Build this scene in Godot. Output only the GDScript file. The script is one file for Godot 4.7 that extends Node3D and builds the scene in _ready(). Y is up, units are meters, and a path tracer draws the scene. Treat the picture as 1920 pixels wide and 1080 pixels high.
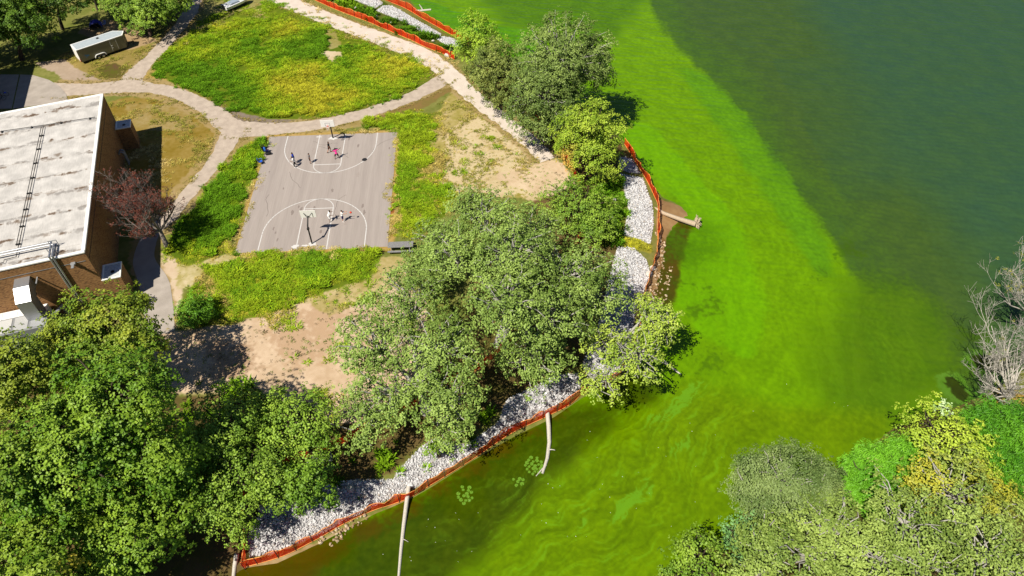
extends Node3D
# An aerial view of a lake shore: a basketball court on a small point of land, a brick hall,
# paths, weedy lawns, shore stones behind orange safety fence, tall trees, and green water.

const WATER_Y := -1.2
const SUN := Vector3(0.48, -1.0, -0.505)
var rng := RandomNumberGenerator.new()
var M := {}
var used := {}
var shore := PackedVector2Array()
var far_shore := PackedVector2Array()

# ------------------------------------------------------------------ helpers
func numbered(called: String) -> String:
	if not used.has(called):
		used[called] = 0
		return called
	used[called] += 1
	return "%s_%03d" % [called, used[called]]

func tag(o: Node, label: String, category: String, group := "", kind := "") -> Node:
	if label != "": o.set_meta("label", label)
	if category != "": o.set_meta("category", category)
	if group != "": o.set_meta("group", group)
	if kind != "": o.set_meta("kind", kind)
	return o

func thing(called: String, label: String, category: String, at := Vector3.ZERO, turn := 0.0, group := "") -> Node3D:
	var o := Node3D.new()
	o.name = numbered(called)
	add_child(o)
	o.position = at
	o.rotation.y = turn
	tag(o, label, category, group)
	return o

func obj(called: String, mesh: Mesh, mat: Material, parent: Node = null) -> MeshInstance3D:
	var o := MeshInstance3D.new()
	o.name = called if parent else numbered(called)
	o.mesh = mesh
	if mat: o.material_override = mat
	(parent if parent else self).add_child(o, true)
	return o

func many(called: String, mesh: Mesh, mat: Material, xf: Array, cols: Array, parent: Node = null) -> MultiMeshInstance3D:
	var mm := MultiMesh.new()
	mm.transform_format = MultiMesh.TRANSFORM_3D
	mm.use_colors = true
	mm.mesh = mesh
	mm.instance_count = xf.size()
	for i in xf.size():
		mm.set_instance_transform(i, xf[i])
		mm.set_instance_color(i, cols[i])
	var o := MultiMeshInstance3D.new()
	o.name = called if parent else numbered(called)
	o.multimesh = mm
	o.material_override = mat
	(parent if parent else self).add_child(o, true)
	return o

func begin() -> SurfaceTool:
	var st := SurfaceTool.new()
	st.begin(Mesh.PRIMITIVE_TRIANGLES)
	st.set_smooth_group(-1)
	return st

func done(st: SurfaceTool) -> ArrayMesh:
	st.generate_normals()
	return st.commit()

func tri(st: SurfaceTool, a: Vector3, b: Vector3, c: Vector3) -> void:
	st.add_vertex(a); st.add_vertex(b); st.add_vertex(c)

func quad(st: SurfaceTool, a: Vector3, b: Vector3, c: Vector3, d: Vector3) -> void:
	tri(st, a, b, c); tri(st, a, c, d)

# a box with chamfered vertical and top edges; the centre of its base at c
func box(st: SurfaceTool, c: Vector3, size: Vector3, ch := 0.0, b := Basis.IDENTITY) -> void:
	var x := size.x / 2; var z := size.z / 2; var h := size.y
	ch = minf(ch, minf(minf(x, z), h) * 0.45)
	if ch <= 0.0:
		var k: Array[Vector3] = []
		for y in [0.0, h]:
			for q in [Vector2(-x, -z), Vector2(x, -z), Vector2(x, z), Vector2(-x, z)]:
				k.append(c + b * Vector3(q.x, y, q.y))
		for f in [[4, 5, 6, 7], [3, 2, 1, 0], [0, 1, 5, 4], [1, 2, 6, 5], [2, 3, 7, 6], [3, 0, 4, 7]]:
			quad(st, k[f[0]], k[f[1]], k[f[2]], k[f[3]])
		return
	var rings := []
	for lv in [[0.0, 0.0], [h - ch, 0.0], [h, ch]]:
		var ring: Array[Vector3] = []
		var xx: float = x - lv[1]; var zz: float = z - lv[1]
		for q in [Vector2(-xx + ch, -zz), Vector2(xx - ch, -zz), Vector2(xx, -zz + ch), Vector2(xx, zz - ch), Vector2(xx - ch, zz), Vector2(-xx + ch, zz), Vector2(-xx, zz - ch), Vector2(-xx, -zz + ch)]:
			ring.append(c + b * Vector3(q.x, lv[0], q.y))
		rings.append(ring)
	for k in 2:
		for i in 8:
			var j := (i + 1) % 8
			quad(st, rings[k][i], rings[k][j], rings[k + 1][j], rings[k + 1][i])
	for i in range(1, 7):
		tri(st, rings[2][0], rings[2][i], rings[2][i + 1])
		tri(st, rings[0][0], rings[0][i + 1], rings[0][i])

func tube(st: SurfaceTool, p: Array, r: Array, sides := 6, caps := true) -> void:
	var rings := []
	var side := Vector3.ZERO
	for i in p.size():
		var d: Vector3 = (p[mini(i + 1, p.size() - 1)] - p[maxi(i - 1, 0)])
		d = d.normalized() if d.length() > 1e-6 else Vector3.UP
		if side == Vector3.ZERO:
			side = d.cross(Vector3(0.31, 0.2, 0.93)).normalized()
		side = (side - d * side.dot(d))
		side = side.normalized() if side.length() > 1e-5 else d.cross(Vector3(0.9, 0.1, 0.3)).normalized()
		var other := d.cross(side)
		var ring: Array[Vector3] = []
		for k in sides:
			var a := TAU * k / sides
			ring.append(p[i] + (side * cos(a) + other * sin(a)) * r[i])
		rings.append(ring)
	st.set_smooth_group(1)
	for i in p.size() - 1:
		for k in sides:
			var j := (k + 1) % sides
			quad(st, rings[i][k], rings[i + 1][k], rings[i + 1][j], rings[i][j])
	st.set_smooth_group(-1)
	if caps:
		for k in range(1, sides - 1):
			tri(st, rings[0][0], rings[0][k], rings[0][k + 1])
			var e: Array = rings[-1]
			tri(st, e[0], e[k + 1], e[k])

func rod(st: SurfaceTool, a: Vector3, b: Vector3, r: float, sides := 6) -> void:
	tube(st, [a, b], [r, r], sides)

# flat polygon facing up at height y
func sheet(poly: PackedVector2Array, y := 0.0) -> ArrayMesh:
	var st := begin()
	var ids := Geometry2D.triangulate_polygon(poly)
	for i in range(0, ids.size(), 3):
		var a := poly[ids[i]]; var b := poly[ids[i + 1]]; var c := poly[ids[i + 2]]
		if (b - a).cross(c - a) < 0.0:
			var t := b; b = c; c = t
		tri(st, Vector3(a.x, y, a.y), Vector3(b.x, y, b.y), Vector3(c.x, y, c.y))
	return done(st)

# a flat band along a centre line, widths per point, edges a little uneven
func band(line: PackedVector2Array, w: Array, y: float, rough: float, step := 0.7) -> ArrayMesh:
	var c := smooth_line(line, step)
	var n := FastNoiseLite.new()
	n.seed = 71; n.frequency = 0.35; n.fractal_octaves = 3
	var st := begin()
	var left: Array[Vector3] = []; var right: Array[Vector3] = []
	for i in c.size():
		var d := (c[mini(i + 1, c.size() - 1)] - c[maxi(i - 1, 0)]).normalized()
		var t := float(i) / (c.size() - 1) * (w.size() - 1)
		var k := mini(int(t), w.size() - 2)
		var ww: float = lerpf(w[k], w[k + 1], t - k) / 2
		var q := Vector2(-d.y, d.x)
		var a := c[i] - q * (ww + rough * n.get_noise_2d(i * step, 7.0))
		var b := c[i] + q * (ww + rough * n.get_noise_2d(i * step, 91.0))
		left.append(Vector3(a.x, y, a.y)); right.append(Vector3(b.x, y, b.y))
	for i in c.size() - 1:
		quad(st, left[i], left[i + 1], right[i + 1], right[i])
	return done(st)

func smooth_line(line: PackedVector2Array, step: float) -> PackedVector2Array:
	var cv := Curve2D.new()
	cv.bake_interval = step
	for i in line.size():
		var tg := (line[mini(i + 1, line.size() - 1)] - line[maxi(i - 1, 0)]) / 6.0
		cv.add_point(line[i], -tg, tg)
	return cv.get_baked_points()

func lin(r: float, g: float, b: float) -> Color:   # sRGB bytes to a linear colour
	return Color(r / 255.0, g / 255.0, b / 255.0).srgb_to_linear()

# the base colour of a surface that looks (r, g, b) in this sun
func seen_as(r: float, g: float, b: float, k := 1.44) -> Color:
	var c := lin(r, g, b)
	return Color(c.r / k, c.g / k, c.b / k).linear_to_srgb()

func wet(r: float, g: float, b: float) -> Color:
	return seen_as(r, g, b, 1.75)

func mat(c: Color, rough := 0.8, metal := 0.0) -> StandardMaterial3D:
	var m := StandardMaterial3D.new()
	m.albedo_color = c
	m.roughness = rough
	m.metallic = metal
	return m

func noise_tex(freq: float, oct: int, sd: int, ramp: Array, size := 512, ridged := false) -> NoiseTexture2D:
	var n := FastNoiseLite.new()
	n.seed = sd; n.frequency = freq; n.fractal_octaves = oct
	n.noise_type = FastNoiseLite.TYPE_SIMPLEX_SMOOTH
	if ridged: n.fractal_type = FastNoiseLite.FRACTAL_RIDGED
	var t := NoiseTexture2D.new()
	t.width = size; t.height = size; t.seamless = true; t.noise = n
	if ramp.size() > 0:
		var g := Gradient.new()
		var off := PackedFloat32Array(); var cs := PackedColorArray()
		for i in ramp.size():
			off.append(float(i) / (ramp.size() - 1)); cs.append(ramp[i])
		g.offsets = off; g.colors = cs
		t.color_ramp = g
	return t

# material with mottled colour by world position
func mottled(c1: Color, c2: Color, metres: float, rough := 0.9, sd := 1, bump := 0.0, world := true) -> StandardMaterial3D:
	var m := mat(Color.WHITE, rough)
	m.albedo_texture = noise_tex(0.012, 5, sd, [c1, c1.lerp(c2, 0.45), c2])
	m.uv1_triplanar = true
	m.uv1_world_triplanar = world
	m.uv1_scale = Vector3.ONE / metres
	if bump > 0.0:
		m.heightmap_enabled = true
		m.heightmap_texture = noise_tex(0.05, 4, sd + 5, [])
		m.heightmap_scale = bump
	return m

# ------------------------------------------------------------------ a painted map of a piece of country
class Chart:
	var x0: float; var z0: float; var w: int; var h: int; var px: float
	var rgb := PackedByteArray()
	var fine := PackedByteArray(); var broad := PackedByteArray(); var mid := PackedByteArray()
	func _init(ax: float, az: float, bx: float, bz: float, res: float) -> void:
		x0 = ax; z0 = az; px = res
		w = int((bx - ax) / res); h = int((bz - az) / res)
		rgb.resize(w * h * 3)
		fine = noise(0.16, 3, 11); mid = noise(0.03, 4, 22); broad = noise(0.007, 4, 33)
	func noise(freq: float, oct: int, sd: int) -> PackedByteArray:
		var n := FastNoiseLite.new()
		n.seed = sd; n.frequency = freq; n.fractal_octaves = oct
		n.noise_type = FastNoiseLite.TYPE_SIMPLEX_SMOOTH
		var im := n.get_image(w, h, false, false, true)
		im.convert(Image.FORMAT_L8)
		return im.get_data()
	func mask(polys: Array, soft: int) -> PackedByteArray:
		var im := Image.create(w, h, false, Image.FORMAT_L8)
		for poly in polys:
			for y in h:
				var wz := z0 + (y + 0.5) * px
				var xs := []
				for i in poly.size():
					var a: Vector2 = poly[i]; var b: Vector2 = poly[(i + 1) % poly.size()]
					if (a.y <= wz) != (b.y <= wz):
						xs.append(a.x + (wz - a.y) / (b.y - a.y) * (b.x - a.x))
				xs.sort()
				for k in range(0, xs.size() - 1, 2):
					var s := clampi(int(round((xs[k] - x0) / px)), 0, w)
					var e := clampi(int(round((xs[k + 1] - x0) / px)), 0, w)
					if e > s: im.fill_rect(Rect2i(s, y, e - s, 1), Color.WHITE)
		if soft > 0:
			var k := 1 << soft
			im.resize((w / k) * 2, (h / k) * 2, Image.INTERPOLATE_TRILINEAR)
			im.shrink_x2()
			im.resize(w, h, Image.INTERPOLATE_CUBIC)
		im.convert(Image.FORMAT_L8)
		return im.get_data()
	# lay a colour (mixed from two by the middle noise) where the mask, its edge frayed by noise, is set
	func paint(m: PackedByteArray, c1: Color, c2: Color, fray: float, sharp: float, share := 1.0, by: PackedByteArray = mid, bias := 0.0) -> void:
		var r1 := c1.r * 255; var g1 := c1.g * 255; var b1 := c1.b * 255
		var dr := (c2.r - c1.r) * 255; var dg := (c2.g - c1.g) * 255; var db := (c2.b - c1.b) * 255
		var inv := 1.0 / 255.0
		for i in w * h:
			var v := m[i]
			if v == 0: continue
			var t := ((v * inv - 0.5) * 2.0 + ((by[i] + fine[i]) * inv - 1.0) * fray + bias) * sharp + 0.5
			if t <= 0.0: continue
			if t > 1.0: t = 1.0
			t *= share
			var k := (mid[i] * 0.6 + fine[i] * 0.4) * inv * 1.8 - 0.4
			k = 0.0 if k < 0.0 else (1.0 if k > 1.0 else k)
			var j := i * 3
			rgb[j] = int(rgb[j] * (1.0 - t) + (r1 + dr * k) * t)
			rgb[j + 1] = int(rgb[j + 1] * (1.0 - t) + (g1 + dg * k) * t)
			rgb[j + 2] = int(rgb[j + 2] * (1.0 - t) + (b1 + db * k) * t)
	func fill(c1: Color, c2: Color) -> void:
		var all := PackedByteArray()
		all.resize(w * h); all.fill(255)
		paint(all, c1, c2, 0.0, 1.0)
	func texture() -> ImageTexture:
		return ImageTexture.create_from_image(Image.create_from_data(w, h, false, Image.FORMAT_RGB8, rgb))
	func at(m: PackedByteArray, x: float, z: float) -> float:
		var i := int((x - x0) / px); var j := int((z - z0) / px)
		if i < 0 or j < 0 or i >= w or j >= h: return 0.0
		return m[j * w + i] / 255.0

# ------------------------------------------------------------------ the lie of the land
func edge_distance(p: Vector2, poly: PackedVector2Array) -> float:   # positive inside
	var best := 1e9
	for i in poly.size():
		var a := poly[i]; var b := poly[(i + 1) % poly.size()]
		var ab := b - a
		var t := clampf((p - a).dot(ab) / ab.length_squared(), 0.0, 1.0)
		best = minf(best, (p - a - ab * t).length_squared())
	best = sqrt(best)
	return best if Geometry2D.is_point_in_polygon(p, poly) else -best

func ground_y(x: float, z: float) -> float:
	var p := Vector2(x, z)
	var d := maxf(edge_distance(p, shore), edge_distance(p, far_shore))
	if d < 0.0: return maxf(WATER_Y + d * 0.3, -4.0)
	var t := clampf(d / 4.6, 0.0, 1.0)
	return WATER_Y * (1.0 - t) * (1.0 - t * t * 0.6) if d < 4.6 else 0.0

# ------------------------------------------------------------------ main
func _ready() -> void:
	rng.seed = 20240807
	# camera, sky, sun
	var cam := Camera3D.new()
	cam.name = "camera"
	cam.position = Vector3(0, 58.7, 0)
	cam.rotation.x = -0.8173
	cam.fov = 44.4
	cam.far = 3000.0
	add_child(cam)
	var env := Environment.new()
	env.background_mode = Environment.BG_SKY
	env.tonemap_mode = Environment.TONE_MAPPER_LINEAR
	env.tonemap_exposure = 1.3
	var pm := ProceduralSkyMaterial.new()
	pm.sky_top_color = Color(0.36, 0.46, 0.64)
	pm.sky_horizon_color = Color(0.60, 0.70, 0.80)
	pm.ground_bottom_color = Color(0.16, 0.22, 0.12)
	pm.ground_horizon_color = Color(0.45, 0.52, 0.52)
	pm.sky_curve = 0.12
	pm.sun_angle_max = 3.0
	var sky := Sky.new()
	sky.sky_material = pm
	env.sky = sky
	env.background_energy_multiplier = 0.43
	env.sdfgi_enabled = true
	env.ssao_enabled = true
	env.ssil_enabled = true
	var we := WorldEnvironment.new()
	we.name = "world_environment"
	we.environment = env
	add_child(we)
	var sun := DirectionalLight3D.new()
	sun.name = "sun"
	sun.light_energy = 1.6
	sun.light_color = Color(1.0, 0.965, 0.90)
	sun.light_angular_distance = 0.5
	sun.shadow_enabled = true
	add_child(sun)
	sun.look_at_from_position(Vector3.ZERO, SUN, Vector3.UP)

	shore = PackedVector2Array([Vector2(-64.77,-249.37),Vector2(-28.08,-145.05),Vector2(-19.06,-130.2),Vector2(-15.45,-122.93),Vector2(-11.73,-117.72),Vector2(-8.31,-114.66),Vector2(-2.71,-110.61),Vector2(3.47,-103.71),Vector2(10.63,-94.32),Vector2(15.9,-86.19),Vector2(17.17,-81.8),Vector2(18.65,-76.49),Vector2(19.79,-72.86),Vector2(21.96,-71.01),Vector2(22.84,-69.21),Vector2(20.41,-66.85),Vector2(19.09,-64.38),Vector2(18.21,-60.61),Vector2(17,-57.05),Vector2(16.13,-54.35),Vector2(14.66,-50.52),Vector2(13.5,-46.78),Vector2(11.04,-42.95),Vector2(7.49,-41.16),Vector2(4.24,-38.62),Vector2(0,-36.25),Vector2(-4.03,-33.55),Vector2(-7.27,-31.14),Vector2(-9.21,-29.88),Vector2(-12.4,-28.4),Vector2(-14.57,-27.06),Vector2(-16.68,-25.77),Vector2(-19.99,-24.04),Vector2(-22.83,-23.59),Vector2(-24.75,-21.65),Vector2(-29.31,-16),Vector2(-57.61,-7.58)])
	shore.append(Vector2(-500, 100)); shore.append(Vector2(-500, -700)); shore.append(Vector2(-60, -700))
	far_shore = PackedVector2Array([Vector2(9.68,-21.22),Vector2(12.6,-23.19),Vector2(18.16,-26.19),Vector2(21.1,-28.91),Vector2(26.06,-31.25),Vector2(31.69,-33.44),Vector2(37.73,-37.51),Vector2(42.56,-39.05),Vector2(48.38,-41.29),Vector2(54.13,-44.66),Vector2(66.07,-48.25)])
	far_shore.append(Vector2(300, -60)); far_shore.append(Vector2(300, 200)); far_shore.append(Vector2(0, 200))
	make_materials()
	make_ground()
	make_water()
	make_paving()
	make_building()
	make_stones()
	make_fences()
	make_grass()
	make_trees()
	make_hoops()
	make_people()
	make_vehicles()
	make_small_things()

func make_materials() -> void:
	M.paving = mottled(seen_as(178, 167, 161), seen_as(198, 187, 180), 9.0, 0.9, 3)
	M.paving.uv1_world_triplanar = false
	M.paving.uv1_scale = Vector3(1 / 8.0, 1, 1 / 220.0)
	M.paving.detail_enabled = true
	M.paving.detail_blend_mode = BaseMaterial3D.BLEND_MODE_MUL
	M.paving.detail_uv_layer = BaseMaterial3D.DETAIL_UV_1
	M.paving.detail_albedo = noise_tex(0.11, 3, 8, [Color(0.93, 0.93, 0.93, 1), Color(1, 1, 1, 1)])
	M.path = mottled(seen_as(228, 214, 200), seen_as(244, 232, 219), 13.0, 0.95, 4)
	M.path.detail_enabled = true
	M.path.detail_blend_mode = BaseMaterial3D.BLEND_MODE_MUL
	M.path.detail_uv_layer = BaseMaterial3D.DETAIL_UV_1
	M.path.detail_albedo = noise_tex(0.09, 4, 81, [Color(0.97, 0.965, 0.96, 1), Color(1, 1, 1, 1)])
	M.grey_path = M.path.duplicate()
	M.grey_path.albedo_texture = noise_tex(0.02, 5, 44, [seen_as(190, 175, 160), seen_as(206, 190, 174), seen_as(220, 205, 188)])
	M.concrete = mottled(seen_as(176, 166, 156), seen_as(200, 190, 180), 11.0, 0.9, 6)
	M.paving_patch = mottled(seen_as(168, 157, 151), seen_as(184, 172, 165), 3.0, 0.9, 31)
	M.crack = mat(seen_as(104, 96, 90), 0.95)
	M.line = mat(seen_as(232, 230, 228), 0.7)
	M.white = mat(Color(0.93, 0.93, 0.92), 0.5)
	M.black = mat(Color(0.05, 0.05, 0.055), 0.5)
	M.dark = mat(Color(0.12, 0.12, 0.13), 0.6)
	M.steel = mat(Color(0.70, 0.71, 0.73), 0.38, 0.75)
	M.grey = mat(Color(0.52, 0.53, 0.54), 0.5)
	M.orange = mat(Color(0.98, 0.27, 0.08), 0.55)
	M.orange.backlight_enabled = true
	M.orange.backlight = Color(1.0, 0.30, 0.06)
	M.cord = mat(Color(0.95, 0.66, 0.34), 0.6)
	M.wood = mottled(Color(0.42, 0.42, 0.43), Color(0.58, 0.58, 0.58), 1.2, 0.85, 9, 0.4, false)
	M.log = mottled(Color(0.60, 0.53, 0.44), Color(0.78, 0.72, 0.63), 0.9, 0.85, 10, 1.0, false)
	M.pale_log = mottled(Color(0.62, 0.60, 0.56), Color(0.86, 0.84, 0.80), 0.9, 0.85, 13, 1.0, false)
	M.bark = mottled(Color(0.22, 0.18, 0.15), Color(0.36, 0.31, 0.26), 0.8, 0.95, 14, 1.5, false)
	M.pale_bark = mottled(Color(0.56, 0.55, 0.52), Color(0.74, 0.73, 0.70), 0.9, 0.9, 15, 1.0, false)
	M.dead_bark = mottled(Color(0.60, 0.58, 0.55), Color(0.80, 0.78, 0.74), 0.9, 0.9, 16, 0.6, false)
	M.leaf = mat(Color.WHITE, 0.55)
	M.leaf.vertex_color_use_as_albedo = true
	M.leaf.backlight_enabled = true
	M.leaf.backlight = Color(0.26, 0.30, 0.10)
	M.leaf.metallic_specular = 0.4
	M.blade = mat(Color.WHITE, 0.75)
	M.blade.vertex_color_use_as_albedo = true
	M.blade.backlight_enabled = true
	M.blade.backlight = Color(0.4, 0.45, 0.15)
	M.blade.metallic_specular = 0.2
	M.stone = mottled(Color(0.80, 0.80, 0.81), Color(0.96, 0.96, 0.96), 1.4, 0.85, 17, 0.8)
	M.stone.vertex_color_use_as_albedo = true
	M.boulder = mottled(Color(0.66, 0.64, 0.61), Color(0.86, 0.84, 0.80), 1.4, 0.85, 18, 1.2)

func make_ground() -> void:
	var ch := Chart.new(-104.0, -138.0, 46.0, -8.0, 0.13)
	ch.fill(seen_as(112, 122, 52), seen_as(150, 148, 84))
	# weedy lawns
	var lawn := PackedVector2Array([Vector2(-58.62,-106.65),Vector2(-57.16,-112.92),Vector2(-53.76,-116.71),Vector2(-49.81,-122.71),Vector2(-45.07,-126.94),Vector2(-38.32,-122.71),Vector2(-29.66,-116.71),Vector2(-21.55,-111.08),Vector2(-14.8,-105.79),Vector2(-12.05,-101.63),Vector2(-14.08,-97.67),Vector2(-18.2,-93.89),Vector2(-23.77,-90.71),Vector2(-29.78,-89.03),Vector2(-36.12,-89.31),Vector2(-41.36,-91.28),Vector2(-46.32,-94.63),Vector2(-52.44,-98.44),Vector2(-56.45,-101.63)])
	var by_court := PackedVector2Array([Vector2(-36.36,-83.94),Vector2(-34.46,-83.94),Vector2(-34.72,-74.5),Vector2(-34.3,-65.02),Vector2(-33.28,-61.21),Vector2(-38.18,-58.5),Vector2(-41.6,-61.21),Vector2(-41.56,-65.02),Vector2(-40.11,-71.19),Vector2(-38.11,-79.19)])
	var below := PackedVector2Array([Vector2(-36.97,-54.65),Vector2(-34.93,-58.06),Vector2(-30.44,-60.11),Vector2(-22.95,-60.75),Vector2(-15.68,-61.21),Vector2(-16.04,-56.76),Vector2(-20.61,-54.65),Vector2(-23.9,-53.02),Vector2(-27.02,-51.04),Vector2(-31.4,-49.89),Vector2(-34.07,-49.13),Vector2(-36.5,-49.51),Vector2(-37.09,-52.22)])
	var right_strip := PackedVector2Array([Vector2(-21.01,-87.93),Vector2(-15.81,-90.29),Vector2(-10.32,-90.99),Vector2(-12.25,-85.51),Vector2(-10.99,-79.19),Vector2(-11.34,-74.5),Vector2(-7.73,-73.38),Vector2(-8.1,-68.03),Vector2(-11.13,-64.04),Vector2(-14.05,-63.85),Vector2(-15.15,-75.65),Vector2(-16.2,-85.25)])
	var bush := PackedVector2Array([Vector2(-37.39,-52.22),Vector2(-36.36,-54.65),Vector2(-33.94,-54.65),Vector2(-32.65,-51.83),Vector2(-32.98,-49.36),Vector2(-36.17,-49.36)])
	var green := ch.mask([lawn, by_court, below, right_strip], 3)
	var top_left := PackedVector2Array([Vector2(-58.45,-125.87),Vector2(-53.21,-128.03),Vector2(-43.86,-130.25),Vector2(-38.53,-123.75),Vector2(-43.82,-121.68),Vector2(-48.86,-115.74),Vector2(-53.81,-113.85),Vector2(-56.26,-110.18),Vector2(-59,-115.74)])
	ch.paint(ch.mask([top_left], 4), seen_as(150, 146, 84), seen_as(178, 166, 110), 0.8, 2.0, 0.8)
	# dry turf between the hall and the path
	ch.paint(ch.mask([PackedVector2Array([Vector2(-62,-94.18),Vector2(-54.82,-95.68),Vector2(-48.08,-92.43),Vector2(-42.33,-86.85),Vector2(-41.38,-81.65),Vector2(-42.52,-74.5),Vector2(-43.9,-70.12),Vector2(-44.54,-66.01),Vector2(-47.86,-66.01),Vector2(-53.87,-79.19),Vector2(-57.55,-86.85)])], 4), seen_as(140, 118, 42), seen_as(170, 146, 84), 0.5, 2.0)
	ch.paint(ch.mask([PackedVector2Array([Vector2(-58.77,-93.15),Vector2(-50.96,-93.89),Vector2(-44.8,-86.85),Vector2(-49.76,-85.51),Vector2(-54.85,-86.85)])], 3), seen_as(190, 172, 134), seen_as(150, 128, 60), 1.6, 2.5, 0.8, ch.mid, -0.25)
	ch.paint(ch.mask([PackedVector2Array([Vector2(-60.02,-103.27),Vector2(-54.02,-103.27),Vector2(-51.36,-97.67),Vector2(-57.16,-97.67)])], 3), seen_as(176, 150, 74), seen_as(196, 172, 104), 0.6, 2.0)
	# sand and dirt
	var sand := PackedVector2Array([Vector2(-12.36,-86.85),Vector2(-9.11,-97.67),Vector2(-6.53,-95.38),Vector2(0,-86.18),Vector2(5.86,-79.19),Vector2(8.82,-73.94),Vector2(6.89,-70.65),Vector2(-1.38,-71.19),Vector2(-8.37,-72.28),Vector2(-11.53,-76.81)])
	ch.paint(ch.mask([sand], 3), seen_as(160, 150, 72), seen_as(206, 186, 138), 0.4, 2.0)
	ch.paint(ch.mask([PackedVector2Array([Vector2(-9.95,-85.51),Vector2(-4.74,-90.29),Vector2(0,-84.2),Vector2(5.81,-77.99),Vector2(8.79,-73.38),Vector2(2.76,-70.97),Vector2(-6.26,-72.06),Vector2(-9.88,-73.94),Vector2(-8.79,-79.19)])], 3), seen_as(232, 214, 178), seen_as(206, 184, 140), 2.4, 2.0, 0.95, ch.mid, 0.05)
	ch.paint(ch.mask([PackedVector2Array([Vector2(2.2,-79.19),Vector2(6.6,-79.19),Vector2(9.14,-73.38),Vector2(5.51,-70.65),Vector2(0,-73.38),Vector2(-2.14,-75.65)])], 3), seen_as(234, 212, 180), seen_as(212, 186, 152), 0.8, 2.0)
	var dirt := PackedVector2Array([Vector2(-41.13,-50.27),Vector2(-36.26,-48.76),Vector2(-31.33,-49.66),Vector2(-26.98,-50.89),Vector2(-23.31,-53.02),Vector2(-20.61,-54.65),Vector2(-14.81,-56.76),Vector2(-9.6,-53.42),Vector2(-8.74,-43.09),Vector2(-15.41,-36.76),Vector2(-21.96,-38.58),Vector2(-25.73,-41.11),Vector2(-33.56,-40.46),Vector2(-39.33,-43.09)])
	ch.paint(ch.mask([dirt], 3), seen_as(232, 207, 178), seen_as(206, 178, 146), 0.7, 2.0)
	ch.paint(ch.mask([PackedVector2Array([Vector2(-26.74,-49.89),Vector2(-21.44,-52.62),Vector2(-17.74,-51.83),Vector2(-19.06,-45.85),Vector2(-21.99,-43.76),Vector2(-25.95,-46.56)])], 3), seen_as(172, 136, 104), seen_as(206, 172, 138), 2.6, 0.8, 0.55, ch.mid, -0.2)
	ch.paint(ch.mask([PackedVector2Array([Vector2(-32.94,-47.28),Vector2(-27.83,-47.28),Vector2(-25.29,-43.76),Vector2(-30.2,-41.76)])], 3), seen_as(160, 128, 100), seen_as(186, 156, 126), 2.4, 0.8, 0.7, ch.mid, -0.3)
	ch.paint(ch.mask([PackedVector2Array([Vector2(-42.24,-61.21),Vector2(-39.41,-59.39),Vector2(-37.4,-55.07),Vector2(-36.26,-48.76),Vector2(-39.58,-48.38),Vector2(-41,-51.04),Vector2(-39.58,-53.42)])], 3), seen_as(216, 192, 162), seen_as(230, 210, 182), 0.7, 2.0)
	ch.paint(ch.mask([PackedVector2Array([Vector2(-39.72,-59.39),Vector2(-33.77,-60.66),Vector2(-30.49,-60.3),Vector2(-34.9,-57.97),Vector2(-36.97,-54.65),Vector2(-38.32,-55.07)])], 3), seen_as(224, 208, 170), seen_as(166, 156, 84), 1.0, 2.0)
	ch.paint(ch.mask([PackedVector2Array([Vector2(-23.99,-53.42),Vector2(-16.52,-60.3),Vector2(-12.7,-60.3),Vector2(-10.49,-56.76),Vector2(-15.59,-53.42),Vector2(-19.97,-51.04)])], 3), seen_as(216, 196, 152), seen_as(170, 156, 90), 1.2, 2.0)
	# bare ground round the trailer and its yard
	ch.paint(ch.mask([PackedVector2Array([Vector2(-78.1,-105.28),Vector2(-72.76,-107),Vector2(-65.29,-103.6),Vector2(-60.94,-100.02),Vector2(-58.79,-95.38),Vector2(-68.3,-96.59),Vector2(-72.16,-101.63)])], 3), seen_as(178, 158, 136), seen_as(196, 176, 156), 0.7, 2.0)
	ch.paint(ch.mask([PackedVector2Array([Vector2(-74.75,-107.52),Vector2(-73.23,-110.18),Vector2(-63.41,-110.18),Vector2(-60.59,-112.36),Vector2(-60.8,-106.65),Vector2(-61.78,-100.02),Vector2(-64.73,-100.02),Vector2(-69.31,-102.94)])], 3), seen_as(146, 132, 66), seen_as(170, 148, 92), 0.7, 2.0)
	ch.paint(ch.mask([PackedVector2Array([Vector2(-75.59,-115.74),Vector2(-72,-120.67),Vector2(-64.53,-115.74),Vector2(-59.88,-112.92),Vector2(-63.97,-109.28)])], 3), seen_as(196, 170, 132), seen_as(170, 144, 108), 0.7, 2.0)
	ch.paint(ch.mask([PackedVector2Array([Vector2(-67.18,-103.6),Vector2(-64.65,-105.28),Vector2(-62.03,-103.6),Vector2(-61.31,-100.34),Vector2(-63.76,-99.7)])], 2), seen_as(96, 108, 30), seen_as(110, 84, 60), 0.9, 2.0)
	# sandy rims along the paths
	var worn := []
	for l in path_lines():
		var c := smooth_line(l[0], 1.5)
		var edge := PackedVector2Array(); var back := PackedVector2Array()
		for i in c.size():
			var d := (c[mini(i + 1, c.size() - 1)] - c[maxi(i - 1, 0)]).normalized()
			var q: Vector2 = Vector2(-d.y, d.x) * (l[1][0] / 2 + 0.75)
			edge.append(c[i] + q); back.append(c[i] - q)
		back.reverse(); edge.append_array(back)
		worn.append(edge)
	ch.paint(ch.mask(worn, 3), seen_as(190, 166, 128), seen_as(164, 142, 86), 0.9, 2.2, 0.9)
	ch.paint(ch.mask([PackedVector2Array([Vector2(-46.7,-93.15),Vector2(-41.48,-91.71),Vector2(-36.12,-89.31),Vector2(-31.29,-88.75),Vector2(-37.85,-86.85),Vector2(-42.28,-88.89)])], 2), seen_as(150, 136, 122), seen_as(130, 116, 100), 0.6, 2.0)
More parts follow.
